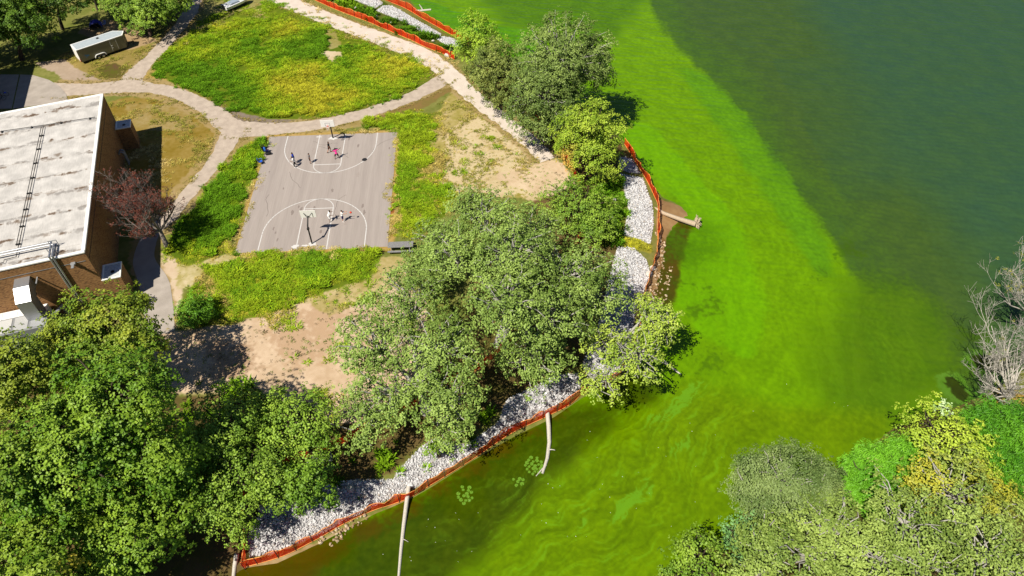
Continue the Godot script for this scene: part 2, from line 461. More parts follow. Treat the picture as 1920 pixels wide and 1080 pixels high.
	ch.paint(ch.mask([PackedVector2Array([Vector2(-17.93,-91.56),Vector2(-13.04,-95.08),Vector2(-9.97,-98.13),Vector2(-9.09,-97.2),Vector2(-13.56,-91.71),Vector2(-20.18,-87.52),Vector2(-21.83,-88.2)])], 3), seen_as(150, 118, 76), seen_as(130, 120, 62), 0.8, 2.0)
	# dry rim of the court
	ch.paint(ch.mask([PackedVector2Array([Vector2(-35.54,-85.25),Vector2(-16.02,-86.44),Vector2(-14.58,-75.65),Vector2(-14.21,-61.21),Vector2(-14.95,-61.03),Vector2(-32.91,-59.84),Vector2(-33.41,-61.21)])], 2), seen_as(176, 146, 70), seen_as(200, 170, 112), 0.5, 1.5)
	ch.paint(ch.mask([PackedVector2Array([Vector2(-15.92,-70.12),Vector2(-15.08,-71.19),Vector2(-14.99,-68.03),Vector2(-15.77,-67.83)])], 1), seen_as(150, 90, 44), seen_as(170, 110, 60), 0.5, 1.5)
	# the weeds' own ground
	ch.paint(green, seen_as(84, 112, 18), seen_as(122, 136, 30), 0.5, 2.0, 0.92)
	ch.paint(ch.mask([PackedVector2Array([Vector2(-32.1,-108.93),Vector2(-30.92,-109.28),Vector2(-28.19,-108.93),Vector2(-27.71,-104.94),Vector2(-28.07,-102.94),Vector2(-28.87,-104.1),Vector2(-29.69,-106.31),Vector2(-31.56,-107)])], 1), seen_as(226, 208, 176), seen_as(206, 184, 142), 1.0, 2.0)
	ch.paint(ch.mask([PackedVector2Array([Vector2(-33.55,-117.68),Vector2(-31.05,-116.71),Vector2(-28.73,-111.08),Vector2(-30.21,-109.28),Vector2(-32.83,-113.85)])], 2), seen_as(196, 178, 134), seen_as(160, 146, 82), 1.4, 2.0, 0.8)
	# under the trees and on the bank
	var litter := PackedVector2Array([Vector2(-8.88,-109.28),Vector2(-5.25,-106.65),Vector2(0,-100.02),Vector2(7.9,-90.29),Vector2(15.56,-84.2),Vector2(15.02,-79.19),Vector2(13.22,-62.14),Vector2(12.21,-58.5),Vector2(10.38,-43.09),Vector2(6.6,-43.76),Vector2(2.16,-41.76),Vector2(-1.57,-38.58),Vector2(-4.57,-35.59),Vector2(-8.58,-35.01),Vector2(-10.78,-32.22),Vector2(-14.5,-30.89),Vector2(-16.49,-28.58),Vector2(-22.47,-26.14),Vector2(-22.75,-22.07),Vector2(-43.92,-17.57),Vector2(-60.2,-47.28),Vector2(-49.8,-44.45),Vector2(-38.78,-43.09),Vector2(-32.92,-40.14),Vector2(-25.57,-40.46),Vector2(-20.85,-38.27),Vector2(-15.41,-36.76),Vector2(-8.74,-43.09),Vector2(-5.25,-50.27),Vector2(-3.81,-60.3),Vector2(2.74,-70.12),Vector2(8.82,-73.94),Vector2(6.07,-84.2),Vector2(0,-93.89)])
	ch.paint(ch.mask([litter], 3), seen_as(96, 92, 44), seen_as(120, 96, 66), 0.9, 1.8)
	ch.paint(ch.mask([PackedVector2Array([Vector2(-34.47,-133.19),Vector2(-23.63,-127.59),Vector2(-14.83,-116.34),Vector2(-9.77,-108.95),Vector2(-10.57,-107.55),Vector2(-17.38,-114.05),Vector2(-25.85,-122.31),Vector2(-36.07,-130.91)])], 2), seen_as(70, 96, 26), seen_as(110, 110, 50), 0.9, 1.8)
	ch.paint(ch.mask([PackedVector2Array([Vector2(11.3,-73.76),Vector2(14.33,-74.32),Vector2(14.39,-68.38),Vector2(13.39,-63.41),Vector2(10.93,-61.52),Vector2(9.35,-66.34)])], 2), seen_as(84, 110, 24), seen_as(120, 124, 44), 0.9, 1.8)
	for s in stone_beds():
		ch.paint(ch.mask([s], 2), seen_as(176, 174, 174), seen_as(206, 206, 208), 0.3, 3.0)
	ch.paint(ch.mask([PackedVector2Array([Vector2(13.26,-63.65),Vector2(17.12,-63.07),Vector2(16.89,-61.38),Vector2(12.95,-61.94)])], 2), seen_as(140, 146, 34), seen_as(170, 160, 70), 0.8, 2.0)
	# the strand outside the fence
	ch.paint(ch.mask([PackedVector2Array([Vector2(19.1,-72.18),Vector2(21.91,-70.88),Vector2(23.04,-68.98),Vector2(20.34,-66.63),Vector2(18.87,-63.97),Vector2(17.84,-65.14)])], 2), seen_as(156, 120, 82), seen_as(176, 144, 102), 0.7, 2.0)
	ch.paint(ch.mask([PackedVector2Array([Vector2(18.37,-65.14),Vector2(19.29,-64.16),Vector2(18.08,-59.5),Vector2(16.28,-53.84),Vector2(15.13,-54.33),Vector2(16.81,-59.5)])], 2), seen_as(120, 84, 44), seen_as(176, 146, 104), 1.0, 2.0)
	ch.paint(ch.mask([PackedVector2Array([Vector2(-22.79,-23.55),Vector2(-19.92,-23.82),Vector2(-16.52,-25.02),Vector2(-12.71,-27.31),Vector2(-9.15,-29.42),Vector2(-9.47,-30.14),Vector2(-12.83,-28.2),Vector2(-16.7,-25.96),Vector2(-20.09,-24.55),Vector2(-22.91,-24)])], 2), seen_as(156, 128, 84), seen_as(190, 170, 130), 0.6, 2.0)
	var far_bank := far_shore.duplicate()
	ch.paint(ch.mask([far_bank], 2), seen_as(92, 98, 40), seen_as(110, 92, 60), 0.7, 2.0)

	# the sheet itself: fine where it is in view, running out far beyond
	var xs: Array[float] = [-700, -400, -220, -150]; var zs: Array[float] = [-700, -420, -240, -170]
	var x := -110.0
	while x <= 76.0: xs.append(x); x += 1.0
	xs.append_array([110.0, 180.0, 300.0, 500.0])
	var z := -142.0
	while z <= -8.0: zs.append(z); z += 1.0
	zs.append_array([10.0, 60.0, 200.0])
	var st := SurfaceTool.new()
	st.begin(Mesh.PRIMITIVE_TRIANGLES)
	st.set_smooth_group(0)
	for b in zs:
		for a in xs:
			st.set_uv(Vector2((a - ch.x0) / (ch.w * ch.px), (b - ch.z0) / (ch.h * ch.px)))
			st.add_vertex(Vector3(a, ground_y(a, b), b))
	for j in zs.size() - 1:
		for i in xs.size() - 1:
			var k := j * xs.size() + i
			for q in [k, k + 1, k + xs.size() + 1, k, k + xs.size() + 1, k + xs.size()]:
				st.add_index(q)
	st.generate_normals()
	var gm := mat(Color.WHITE, 0.95)
	gm.albedo_texture = ch.texture()
	gm.texture_repeat = false
	gm.metallic_specular = 0.2
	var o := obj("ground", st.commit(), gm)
	tag(o, "sandy and weedy shore land of the point", "", "", "structure")

func make_water() -> void:
	var ch := Chart.new(-50.0, -140.0, 96.0, -8.0, 0.125)
	var y := WATER_Y
	ch.fill(wet(72, 102, 44), wet(84, 114, 46))
	# wind-blown blue-green towards the open lake
	ch.paint(ch.mask([PackedVector2Array([Vector2(59.79,-150.33),Vector2(126.23,-150.33),Vector2(66.95,-49.75),Vector2(54.77,-51.3),Vector2(54.27,-67.36),Vector2(50.45,-88.62)])], 6), wet(60, 98, 78), wet(68, 106, 72), 0.9, 0.35, 0.8, ch.broad)
	# the bloom, with a thin veil of algae ahead of its edge
	ch.paint(ch.mask([PackedVector2Array([Vector2(27.62,-158.78),Vector2(29.5,-132.91),Vector2(31.98,-118.11),Vector2(34.82,-108.83),Vector2(37.62,-99.66),Vector2(39.51,-92.13),Vector2(40.68,-84.61),Vector2(41.56,-77.19),Vector2(43.05,-71.55),Vector2(44.09,-66.35),Vector2(44.71,-59.7),Vector2(44.36,-53.7),Vector2(42.89,-48.25),Vector2(23.63,-20.79),Vector2(-28.88,-20.79),Vector2(-29.93,-158.78)])], 6), wet(78, 122, 30), wet(88, 132, 26), 0.9, 0.8, 0.5)
	var bloom := PackedVector2Array([Vector2(25.32,-158.78),Vector2(25.94,-132.91),Vector2(26.81,-118.11),Vector2(29.52,-109.19),Vector2(32.55,-99.66),Vector2(35.08,-92.13),Vector2(35.69,-84.61),Vector2(36.82,-77.19),Vector2(38.3,-72.1),Vector2(39.38,-66.35),Vector2(40.24,-59.7),Vector2(41.12,-54.52),Vector2(43.17,-49),Vector2(44.58,-42.61),Vector2(38.23,-33.44),Vector2(23.63,-20.79),Vector2(-28.88,-20.79),Vector2(-32.63,-31.79),Vector2(-29.93,-158.78)])
	ch.paint(ch.mask([bloom], 4), wet(110, 160, 0), wet(124, 176, 0), 0.35, 0.85, 1.0, ch.mid)
	ch.paint(ch.mask([PackedVector2Array([Vector2(36.72,-54.52),Vector2(46.59,-57.92),Vector2(49.41,-51.3),Vector2(45.66,-41.29),Vector2(37.87,-35.14),Vector2(30.35,-34)])], 6), wet(84, 126, 12), wet(96, 136, 14), 0.6, 0.8, 0.9, ch.broad)
	ch.paint(ch.mask([PackedVector2Array([Vector2(-6.73,-153.07),Vector2(25.79,-153.07),Vector2(25.14,-130.65),Vector2(17.68,-116.18),Vector2(11.29,-118.11),Vector2(1.88,-118.11),Vector2(-3.89,-124.17)])], 5), wet(72, 116, 14), wet(84, 130, 14), 0.8, 0.8, 0.6, ch.broad)
	ch.paint(ch.mask([PackedVector2Array([Vector2(-20.34,-132.91),Vector2(-12.92,-128.44),Vector2(-5.77,-122.11),Vector2(4.7,-118.11),Vector2(3.57,-108.83),Vector2(-2.68,-108.83),Vector2(-9.21,-114.28),Vector2(-15.38,-122.11)])], 4), wet(88, 150, 6), wet(104, 172, 8), 0.5, 1.2, 0.9, ch.broad)
	ch.paint(ch.mask([PackedVector2Array([Vector2(15.04,-89.31),Vector2(20.28,-90.01),Vector2(23.93,-80.81),Vector2(29.17,-67.36),Vector2(29.37,-54.52),Vector2(25.97,-45.36),Vector2(21.44,-48.25),Vector2(18.36,-54.52),Vector2(16.83,-54.52),Vector2(18.94,-62.46),Vector2(20.41,-66.85),Vector2(23.43,-69.42),Vector2(20.63,-73.75),Vector2(17.35,-82.05)])], 4), wet(114, 178, 0), wet(124, 186, 0), 0.5, 1.2, 0.95, ch.broad)
	ch.paint(ch.mask([PackedVector2Array([Vector2(-3.96,-31.79),Vector2(6.85,-38.12),Vector2(18.71,-42.61),Vector2(28.99,-40),Vector2(38.78,-37.51),Vector2(33.62,-31.79),Vector2(23.63,-20.79),Vector2(-20.13,-20.79)])], 5), wet(106, 142, 0), wet(124, 160, 0), 0.6, 0.9, 0.85, ch.broad)
	ch.paint(ch.mask([PackedVector2Array([Vector2(32.05,-103.71),Vector2(36.26,-88.62),Vector2(38.42,-73.75),Vector2(38.89,-61.53),Vector2(36.51,-57.92),Vector2(33.6,-71.55),Vector2(30.74,-88.62),Vector2(26.51,-107.09)])], 4), wet(92, 152, 22), wet(104, 166, 18), 0.7, 1.0, 0.7, ch.broad)
	# clearer, weedy water along the south bank
	ch.paint(ch.mask([PackedVector2Array([Vector2(-28.88,-20.79),Vector2(-23.02,-24.32),Vector2(-16.71,-25.96),Vector2(-9.24,-30.19),Vector2(0,-36.79),Vector2(7.36,-41.62),Vector2(13.46,-44.66),Vector2(15.96,-42.61),Vector2(12.27,-39.37),Vector2(6.11,-34.57),Vector2(1.46,-30.19),Vector2(-2.76,-25.25),Vector2(-6.13,-20.79)])], 5), wet(62, 84, 4), wet(78, 98, 6), 0.7, 1.0, 0.95, ch.broad)
	ch.paint(ch.mask([PackedVector2Array([Vector2(-28.88,-20.79),Vector2(-22.96,-24.09),Vector2(-16.67,-25.72),Vector2(-9.21,-29.93),Vector2(0,-36.43),Vector2(7.07,-41.29),Vector2(7.45,-40.64),Vector2(0.77,-35.26),Vector2(-4.46,-32),Vector2(-10.39,-27.46),Vector2(-15.09,-24.6),Vector2(-17.94,-20.79)])], 4), wet(98, 80, 6), wet(80, 78, 4), 0.9, 1.2, 0.95, ch.broad)
	ch.paint(ch.mask([PackedVector2Array([Vector2(17.31,-62.46),Vector2(20.33,-66.35),Vector2(21.7,-69.42),Vector2(23.06,-67.36),Vector2(21.03,-62.46),Vector2(19.83,-57.92),Vector2(18.35,-53.7),Vector2(16.26,-50.52),Vector2(14.68,-52.09),Vector2(16.26,-56.2)])], 3), wet(96, 76, 20), wet(74, 84, 14), 0.9, 1.2, 0.95)
	ch.paint(ch.mask([PackedVector2Array([Vector2(20.09,-67.87),Vector2(25.1,-67.36),Vector2(25.56,-62.94),Vector2(21.88,-57.05),Vector2(19.8,-59.7)])], 5), wet(66, 104, 4), wet(84, 136, 4), 1.8, 0.8, 0.6)
	for q in [PackedVector2Array([Vector2(20.81,-54.52),Vector2(22.8,-55.35),Vector2(22.78,-52.09),Vector2(20.24,-51.3)]), PackedVector2Array([Vector2(22.02,-48.25),Vector2(22.76,-46.78),Vector2(21.74,-43.97),Vector2(21.04,-44.66)]), PackedVector2Array([Vector2(40.44,-64.38),Vector2(42.43,-64.38),Vector2(43.1,-61.53),Vector2(40.84,-61.53)]), PackedVector2Array([Vector2(36.54,-60.15),Vector2(37.81,-59.7),Vector2(37.02,-57.92),Vector2(35.76,-58.36)]), PackedVector2Array([Vector2(48.88,-49.37),Vector2(51.27,-50.13),Vector2(51.58,-48.25),Vector2(48.36,-47.51)])]:
		ch.paint(ch.mask([q], 4), wet(70, 88, 12), wet(70, 110, 12), 2.4, 1.0, 0.6)
	# dark openings with pale rims of scum by the far bank
	for q in [PackedVector2Array([Vector2(47.8,-46.21),Vector2(49.06,-47.15),Vector2(52.39,-47.51),Vector2(53.29,-44.66),Vector2(50.96,-43.28),Vector2(48.34,-43.62)]), PackedVector2Array([Vector2(44.17,-43.62),Vector2(45.66,-44.52),Vector2(47.04,-43.83),Vector2(47.14,-40.96),Vector2(44.82,-39.37),Vector2(44.17,-41.62)])]:
		ch.paint(ch.mask([q], 3), wet(112, 160, 60), wet(90, 140, 30), 1.8, 2.0, 0.9, ch.mid, 0.1)
	for q in [PackedVector2Array([Vector2(48.82,-46.21),Vector2(52.55,-46.64),Vector2(53.29,-44.66),Vector2(50.66,-43.83),Vector2(49.09,-44.66)]), PackedVector2Array([Vector2(44.81,-43.15),Vector2(45.87,-43.69),Vector2(46.47,-41.29),Vector2(45.53,-40),Vector2(44.98,-41.62)])]:
		ch.paint(ch.mask([q], 2), wet(50, 56, 16), wet(58, 74, 14), 1.6, 2.0, 0.95)
	# wisps of scum drawn out by the current that turns round the point
	var c := Vector2(Vector3(-21.03,-1.2,-67.36).x, Vector3(-21.03,-1.2,-67.36).z)
	var n := FastNoiseLite.new()
	n.seed = 5; n.frequency = 1.0; n.fractal_octaves = 4; n.fractal_gain = 0.55
	n.noise_type = FastNoiseLite.TYPE_SIMPLEX_SMOOTH
	var warp := FastNoiseLite.new()
	warp.seed = 8; warp.frequency = 0.05; warp.fractal_octaves = 4
	var where := ch.mask([PackedVector2Array([Vector2(-7.88,-20.79),Vector2(-2.89,-29.16),Vector2(6.65,-35.14),Vector2(13.05,-41.29),Vector2(18.16,-42.61),Vector2(21.22,-38.74),Vector2(21.76,-31.79),Vector2(15.91,-26.68),Vector2(12.25,-20.79)])], 6)
	var all := ch.mask([bloom], 5)
	var scum := ch.mask([PackedVector2Array([Vector2(17.87,-42.48),Vector2(20.64,-44.66),Vector2(19.11,-41.16),Vector2(16.6,-39.05),Vector2(14.6,-37.76),Vector2(12.89,-37.51),Vector2(12.85,-38),Vector2(15.57,-40)]), PackedVector2Array([Vector2(10.24,-30.46),Vector2(12.64,-32.06),Vector2(13.56,-31.52),Vector2(11.57,-29.42),Vector2(8.96,-27.41),Vector2(8.04,-27.65)]), PackedVector2Array([Vector2(4.72,-27.41),Vector2(7.21,-29.16),Vector2(8.13,-28.65),Vector2(6.59,-27.16)]), PackedVector2Array([Vector2(14.16,-34),Vector2(16.01,-36.02),Vector2(17.82,-37.51),Vector2(18.23,-36.91),Vector2(16.28,-34.57)])], 3)
	for j in ch.h:
		var wz := ch.z0 + (j + 0.5) * ch.px
		for i in ch.w:
			var k := j * ch.w + i
			var wx := ch.x0 + (i + 0.5) * ch.px
			var p := Vector2(wx, wz) - c
			var wv := warp.get_noise_2d(wx, wz)
			var r := p.length() + wv * 2.6 + (ch.mid[j * ch.w + i] / 255.0 - 0.5) * 1.6
			var ang := p.angle() * 36.0 + wv * 1.5
			var s := n.get_noise_2d(r * 0.62, ang * 0.09)
			var s2 := n.get_noise_2d(r * 2.3 + 40.0, ang * 0.34)
			var a := where[k] / 255.0
			var f := all[k] / 255.0
			var q := k * 3
			var light := clampf((s * 0.6 + s2 * 0.7 - 0.17) * 3.4, 0.0, 1.0) * a * 0.5
			var sc := scum[k] / 255.0
			if sc > 0.0: light = maxf(light, clampf((s2 * 0.9 + s * 0.5 + sc * 0.9 - 0.62) * 5.0, 0.0, 1.0) * 0.85)
			var shade := 1.0 + (s * 0.16 + s2 * 0.16) * (0.34 + 0.66 * a) * (0.3 + 0.7 * f) + (ch.fine[k] / 255.0 - 0.5) * 0.10 * (0.25 + 0.75 * f)
			ch.rgb[q] = clampi(int(ch.rgb[q] * shade * (1.0 - light) + 92.0 * light), 0, 255)
			ch.rgb[q + 1] = clampi(int(ch.rgb[q + 1] * shade * (1.0 - light) + 140.0 * light), 0, 255)
			ch.rgb[q + 2] = clampi(int(ch.rgb[q + 2] * shade * (1.0 - light) + 24.0 * light), 0, 255)
	var ripple := FastNoiseLite.new()
	ripple.seed = 12; ripple.frequency = 0.9; ripple.fractal_octaves = 2
	ripple.noise_type = FastNoiseLite.TYPE_SIMPLEX_SMOOTH
	var st := SurfaceTool.new()
	st.begin(Mesh.PRIMITIVE_TRIANGLES)
	st.set_smooth_group(0)
	var g: Array[float] = [-900, -300, -140, -80]
	var e: Array[float] = [-1500, -500, -200]
	var gx := -44.0
	while gx < 96.0: g.append(gx); gx += 0.4
	g.append_array([130.0, 250.0, 900.0])
	var ez := -132.0
	while ez < -12.0: e.append(ez); ez += 0.25
	e.append_array([20.0, 100.0, 300.0])
	for b in e:
		for a in g:
			st.set_uv(Vector2((a - ch.x0) / (ch.w * ch.px), (b - ch.z0) / (ch.h * ch.px)))
			var open := clampf((-b - 30.0) / 70.0 + (a - 20.0) / 90.0, 0.06, 1.0)
			st.add_vertex(Vector3(a, y + 0.09 * open * ripple.get_noise_2d(a * 0.32 + b * 0.10, b * 1.25 - a * 0.12), b))
	for j in e.size() - 1:
		for i in g.size() - 1:
			var k := j * g.size() + i
			for v in [k, k + 1, k + g.size() + 1, k, k + g.size() + 1, k + g.size()]:
				st.add_index(v)
	st.generate_normals()
	var wm := mat(Color.WHITE, 0.14)
	wm.albedo_texture = ch.texture()
	wm.texture_repeat = true
	wm.heightmap_enabled = false
	wm.metallic_specular = 0.3
	var o := obj("water", st.commit(), wm)
	tag(o, "lake water green with algae", "", "", "structure")
	M.water = wm

func path_lines() -> Array:
	return [
		[PackedVector2Array([Vector2(-61.1,-138.42),Vector2(-58.26,-125.87),Vector2(-58.09,-118.07),Vector2(-58.82,-109.82),Vector2(-59.85,-103.27),Vector2(-60.1,-98.44)]), [2.4, 2.4, 2.6, 2.3, 2.5, 4.0]],
		[PackedVector2Array([Vector2(-71.86,-97.2),Vector2(-66.08,-97.2),Vector2(-60.23,-98.13),Vector2(-54.52,-97.2),Vector2(-49.72,-95.08),Vector2(-44.46,-90.99),Vector2(-40.93,-87.39),Vector2(-37.75,-86.44),Vector2(-32.44,-86.85),Vector2(-27.26,-88.07),Vector2(-20.68,-91.28),Vector2(-14.73,-95.68),Vector2(-9.76,-101.63)]), [4.0, 3.2, 3.6, 2.6, 2.6, 3.0, 4.0, 2.7, 2.5, 2.4, 2.5, 3.0]],
		[PackedVector2Array([Vector2(-55.07,-138.42),Vector2(-43.56,-128.91),Vector2(-32.14,-120.26),Vector2(-22.57,-113.47),Vector2(-14.98,-107.87),Vector2(-10.41,-102.45),Vector2(-6.56,-96.13),Vector2(-2.37,-90.29),Vector2(1.9,-84.46),Vector2(4.98,-79.19)]), [3.0, 3.4, 3.8, 3.6, 3.6, 4.0, 3.2, 2.7, 2.6, 2.4]],
		[PackedVector2Array([Vector2(-40.24,-87.11),Vector2(-40.32,-82.92),Vector2(-40.84,-77.99),Vector2(-42,-72.83),Vector2(-43.01,-67.83),Vector2(-44.2,-65.02)]), [3.4, 2.8, 2.2, 2.0, 2.0, 1.9]],
		[PackedVector2Array([Vector2(-44.26,-65.21),Vector2(-44.23,-62.52),Vector2(-43.51,-59.39),Vector2(-41.16,-55.91),Vector2(-39.54,-52.62),Vector2(-37.78,-48.16)]), [2.0, 2.2, 2.5, 3.2, 3.1, 3.0]],
	]

func make_paving() -> void:
	var labels := ["gravel path running up to the parked trailer", "pale gravel path past the upper end of the court", "pale gravel path along the orange fence and the shore", "narrow worn path beside the weeds west of the court", "concrete walk along the brick hall"]
	var k := 0
	for l in path_lines():
		var o := obj("path" if k < 4 else "walkway", band(l[0], l[1], 0.008 + 0.004 * k, 0.35 if k < 4 else 0.04), [M.grey_path, M.grey_path, M.path, M.grey_path, M.concrete][k])
		tag(o, labels[k], "", "", "structure")
		k += 1
	# court
	var c0 := Vector2(-25.6541, -85.2177); var yaw := -0.0633
	var court := thing("court", "grey asphalt basketball court with two painted keys", "", Vector3(c0.x, 0, c0.y), -yaw)
	court.set_meta("kind", "structure")
	court.remove_meta("category")
	var st := begin()
	box(st, Vector3(0.08, -0.2, 11.97), Vector3(18.17, 0.235, 23.94), 0.02)
	obj("asphalt", done(st), M.paving, court)
	var len := 23.94
	for e in 2:
		var s := begin()
		var stripe := func(a: Vector2, b: Vector2) -> void: painted_stripe(s, a, b, e == 1, len)
		var d: float = 7.075 if e == 0 else 7.637
		stripe.call(Vector2(-1.83, 0.02), Vector2(-1.83, d)); stripe.call(Vector2(1.83, 0.02), Vector2(1.83, d))
		stripe.call(Vector2(-1.785, d), Vector2(1.785, d))
		for i in 24:
			var a := PI * i / 24; var b := PI * (i + 1) / 24
			stripe.call(Vector2(cos(a), sin(a)) * 1.83 + Vector2(0, d + 0.05), Vector2(cos(b), sin(b)) * 1.83 + Vector2(0, d + 0.05))
		obj("key_line", done(s), M.line, court)
		var s3 := begin()
		var hoop := d + 1.88 - 6.35
		var arc := [Vector2(6.35, 0.02)]
		for i in 41: arc.append(Vector2(cos(PI * i / 40) * 6.35, hoop + sin(PI * i / 40) * 6.35))
		arc.append(Vector2(-6.35, 0.02))
		for i in arc.size() - 1: painted_stripe(s3, arc[i], arc[i + 1], e == 1, len)
		obj("three_point_line", done(s3), M.line, court)
	# worn white paint round the pole feet
	for q in [[Vector2(0.1, 1.0), 0.75, 0.4], [Vector2(-1.9, 0.5), 0.5, 0.16], [Vector2(0.1, 22.9), 0.55, 0.4], [Vector2(-0.8, 23.15), 0.55, 0.16], [Vector2(-2.0, 23.2), 0.5, 0.38]]:
		var poly := PackedVector2Array()
		for i in 18:
			var a := TAU * i / 18
			poly.append(q[0] + Vector2(cos(a) * q[1], sin(a) * q[2]) * rng.randf_range(0.6, 1.1))
		obj("paint_patch", sheet(poly, 0.037), M.line, court)
	var stain := mat(seen_as(150, 138, 132), 0.9)
	for v in 26:
		var q := Vector2(rng.randf_range(-8.6, 8.6), rng.randf_range(0.5, 23.4))
		var poly := PackedVector2Array()
		var big := rng.randf_range(0.08, 0.45) if v < 20 else rng.randf_range(0.5, 1.0)
		for i in 12:
			var a := TAU * i / 12
			poly.append(q + Vector2(cos(a) * 0.5, sin(a) * 1.3) * big * rng.randf_range(0.5, 1.1))
		obj("asphalt_stain", sheet(poly, 0.0362), stain if v < 20 else M.paving_patch, court)
	for v in 7:
		var s := begin()
		var q := Vector2(rng.randf_range(-8, 8), rng.randf_range(1, 20))
		var d := Vector2.from_angle(rng.randf() * TAU)
		for i in 9:
			var e := q + d * rng.randf_range(0.3, 0.8)
			painted_stripe(s, q, e, false, len, 0.018, 0.0375)
			q = e
			d = d.rotated(rng.randf_range(-0.5, 0.5))
			if absf(q.x) > 8.6 or q.y < 0.5 or q.y > 23.3: break
		obj("crack", done(s), M.crack, court)
	st = begin()
	tube(st, [Vector3(5.0, 0.03, 6.3), Vector3(5.0, 0.042, 6.3)], [0.36, 0.36], 16)
	obj("drain_cover", done(st), M.dark, court)
	# concrete apron by the hall, in slabs
	var apron := thing("apron", "rounded concrete apron of large slabs beside the hall", "")
	apron.set_meta("kind", "structure")
	apron.remove_meta("category")
	for q in [PackedVector2Array([Vector2(-86.93,-102.28),Vector2(-81.66,-101.63),Vector2(-77.69,-91.71),Vector2(-82.19,-90.29)]), PackedVector2Array([Vector2(-81.49,-101.63),Vector2(-78.44,-101.63),Vector2(-74.89,-91.85),Vector2(-77.53,-91.71)]), PackedVector2Array([Vector2(-78.27,-101.63),Vector2(-76.16,-101.47),Vector2(-72.96,-100.02),Vector2(-70.45,-98.13),Vector2(-68.53,-95.98),Vector2(-67.3,-93.89),Vector2(-74.73,-91.85)])]:
		var shrunk := Geometry2D.offset_polygon(q, -0.025)
		obj("slab", slab(shrunk[0], -0.15, 0.05), M.concrete, apron)

func painted_stripe(s: SurfaceTool, a: Vector2, b: Vector2, flip: bool, len: float, half := 0.06, y := 0.039) -> void:
	var d := (b - a).normalized() * half
	var q := Vector2(-d.y, d.x)
	var v: Array[Vector3] = []
	for p in [a - q - d * 0.4, b - q + d * 0.4, b + q + d * 0.4, a + q - d * 0.4]:
		v.append(Vector3(p.x, y, len - p.y if flip else p.y))
	if flip: quad(s, v[3], v[2], v[1], v[0])
	else: quad(s, v[0], v[1], v[2], v[3])

func slab(poly: PackedVector2Array, y0: float, y1: float) -> ArrayMesh:
	var st := begin()
	if not Geometry2D.is_polygon_clockwise(poly): poly.reverse()
	var ids := Geometry2D.triangulate_polygon(poly)
	for i in range(0, ids.size(), 3):
		var a := poly[ids[i]]; var b := poly[ids[i + 1]]; var c := poly[ids[i + 2]]
		if (b - a).cross(c - a) < 0.0:
			var t := b; b = c; c = t
		tri(st, Vector3(a.x, y1, a.y), Vector3(b.x, y1, b.y), Vector3(c.x, y1, c.y))
	for i in poly.size():
		var a := poly[i]; var b := poly[(i + 1) % poly.size()]
		quad(st, Vector3(a.x, y0, a.y), Vector3(a.x, y1, a.y), Vector3(b.x, y1, b.y), Vector3(b.x, y0, b.y))
	return done(st)

# ------------------------------------------------------------------ the hall
func brick_texture() -> ImageTexture:
	var im := Image.create(512, 512, false, Image.FORMAT_RGB8)
	im.fill(Color(0.50, 0.42, 0.34))
	var r := RandomNumberGenerator.new()
	r.seed = 9
	for row in 32:
		for col in 11:
			var base := Color(0.54, 0.39, 0.24).lerp(Color(0.66, 0.49, 0.31), r.randf())
			if r.randf() < 0.12: base = Color(0.42, 0.29, 0.18)
			var x := int(col * 512.0 / 11 + (23 if row % 2 else 0))
			im.fill_rect(Rect2i(x + 1, row * 16 + 1, 44, 13), base)
			if x + 45 > 512: im.fill_rect(Rect2i(0, row * 16 + 1, x + 45 - 512, 13), base)
	return ImageTexture.create_from_image(im)

func roof_texture(w: int, h: int, px: float) -> ImageTexture:
	var n := FastNoiseLite.new()
	n.seed = 3; n.frequency = 0.02; n.fractal_octaves = 5
	var f := FastNoiseLite.new()
	f.seed = 4; f.frequency = 0.5
	var im := Image.create(w, h, false, Image.FORMAT_RGB8)
	var blots := []
	var r := RandomNumberGenerator.new()
	r.seed = 77
	for row in 9:                           # ponding stains follow the seams of the sheets
		for k in 110:
			var y := h * (row + 0.6) / 9.0 + r.randf_range(-6, 6)
			blots.append([r.randf() * w, y, r.randf_range(2, 17), r.randf_range(2, 7), r.randf_range(0.2, 0.95), r.randf() < 0.4])
	for y in h:
		for x in w:
			var v := 0.735 + 0.09 * n.get_noise_2d(x * 1.5, y * 1.5) + 0.05 * f.get_noise_2d(x * 1.0, y * 0.1)
			var c := Color(v, v * 0.985, v * 0.965)
			im.set_pixel(x, y, c)
	for b in blots:
		for yy in range(maxi(0, int(b[1] - b[3] * 2)), mini(h, int(b[1] + b[3] * 2))):
			for xx in range(maxi(0, int(b[0] - b[2] * 2)), mini(w, int(b[0] + b[2] * 2))):
				var d := Vector2((xx - b[0]) / b[2], (yy - b[1]) / b[3]).length()
				var t: float = clampf((1.0 - d + n.get_noise_2d(xx * 4.0, yy * 4.0) * 0.9 + f.get_noise_2d(xx * 0.7, yy * 0.15) * 0.4) * 1.5, 0.0, 1.0) * minf(b[4] * 1.25, 1.0)
				if t > 0.0:
					im.set_pixel(xx, yy, im.get_pixel(xx, yy).lerp(Color(0.38, 0.31, 0.25) if b[5] else Color(0.56, 0.545, 0.53), t))
	return ImageTexture.create_from_image(im)

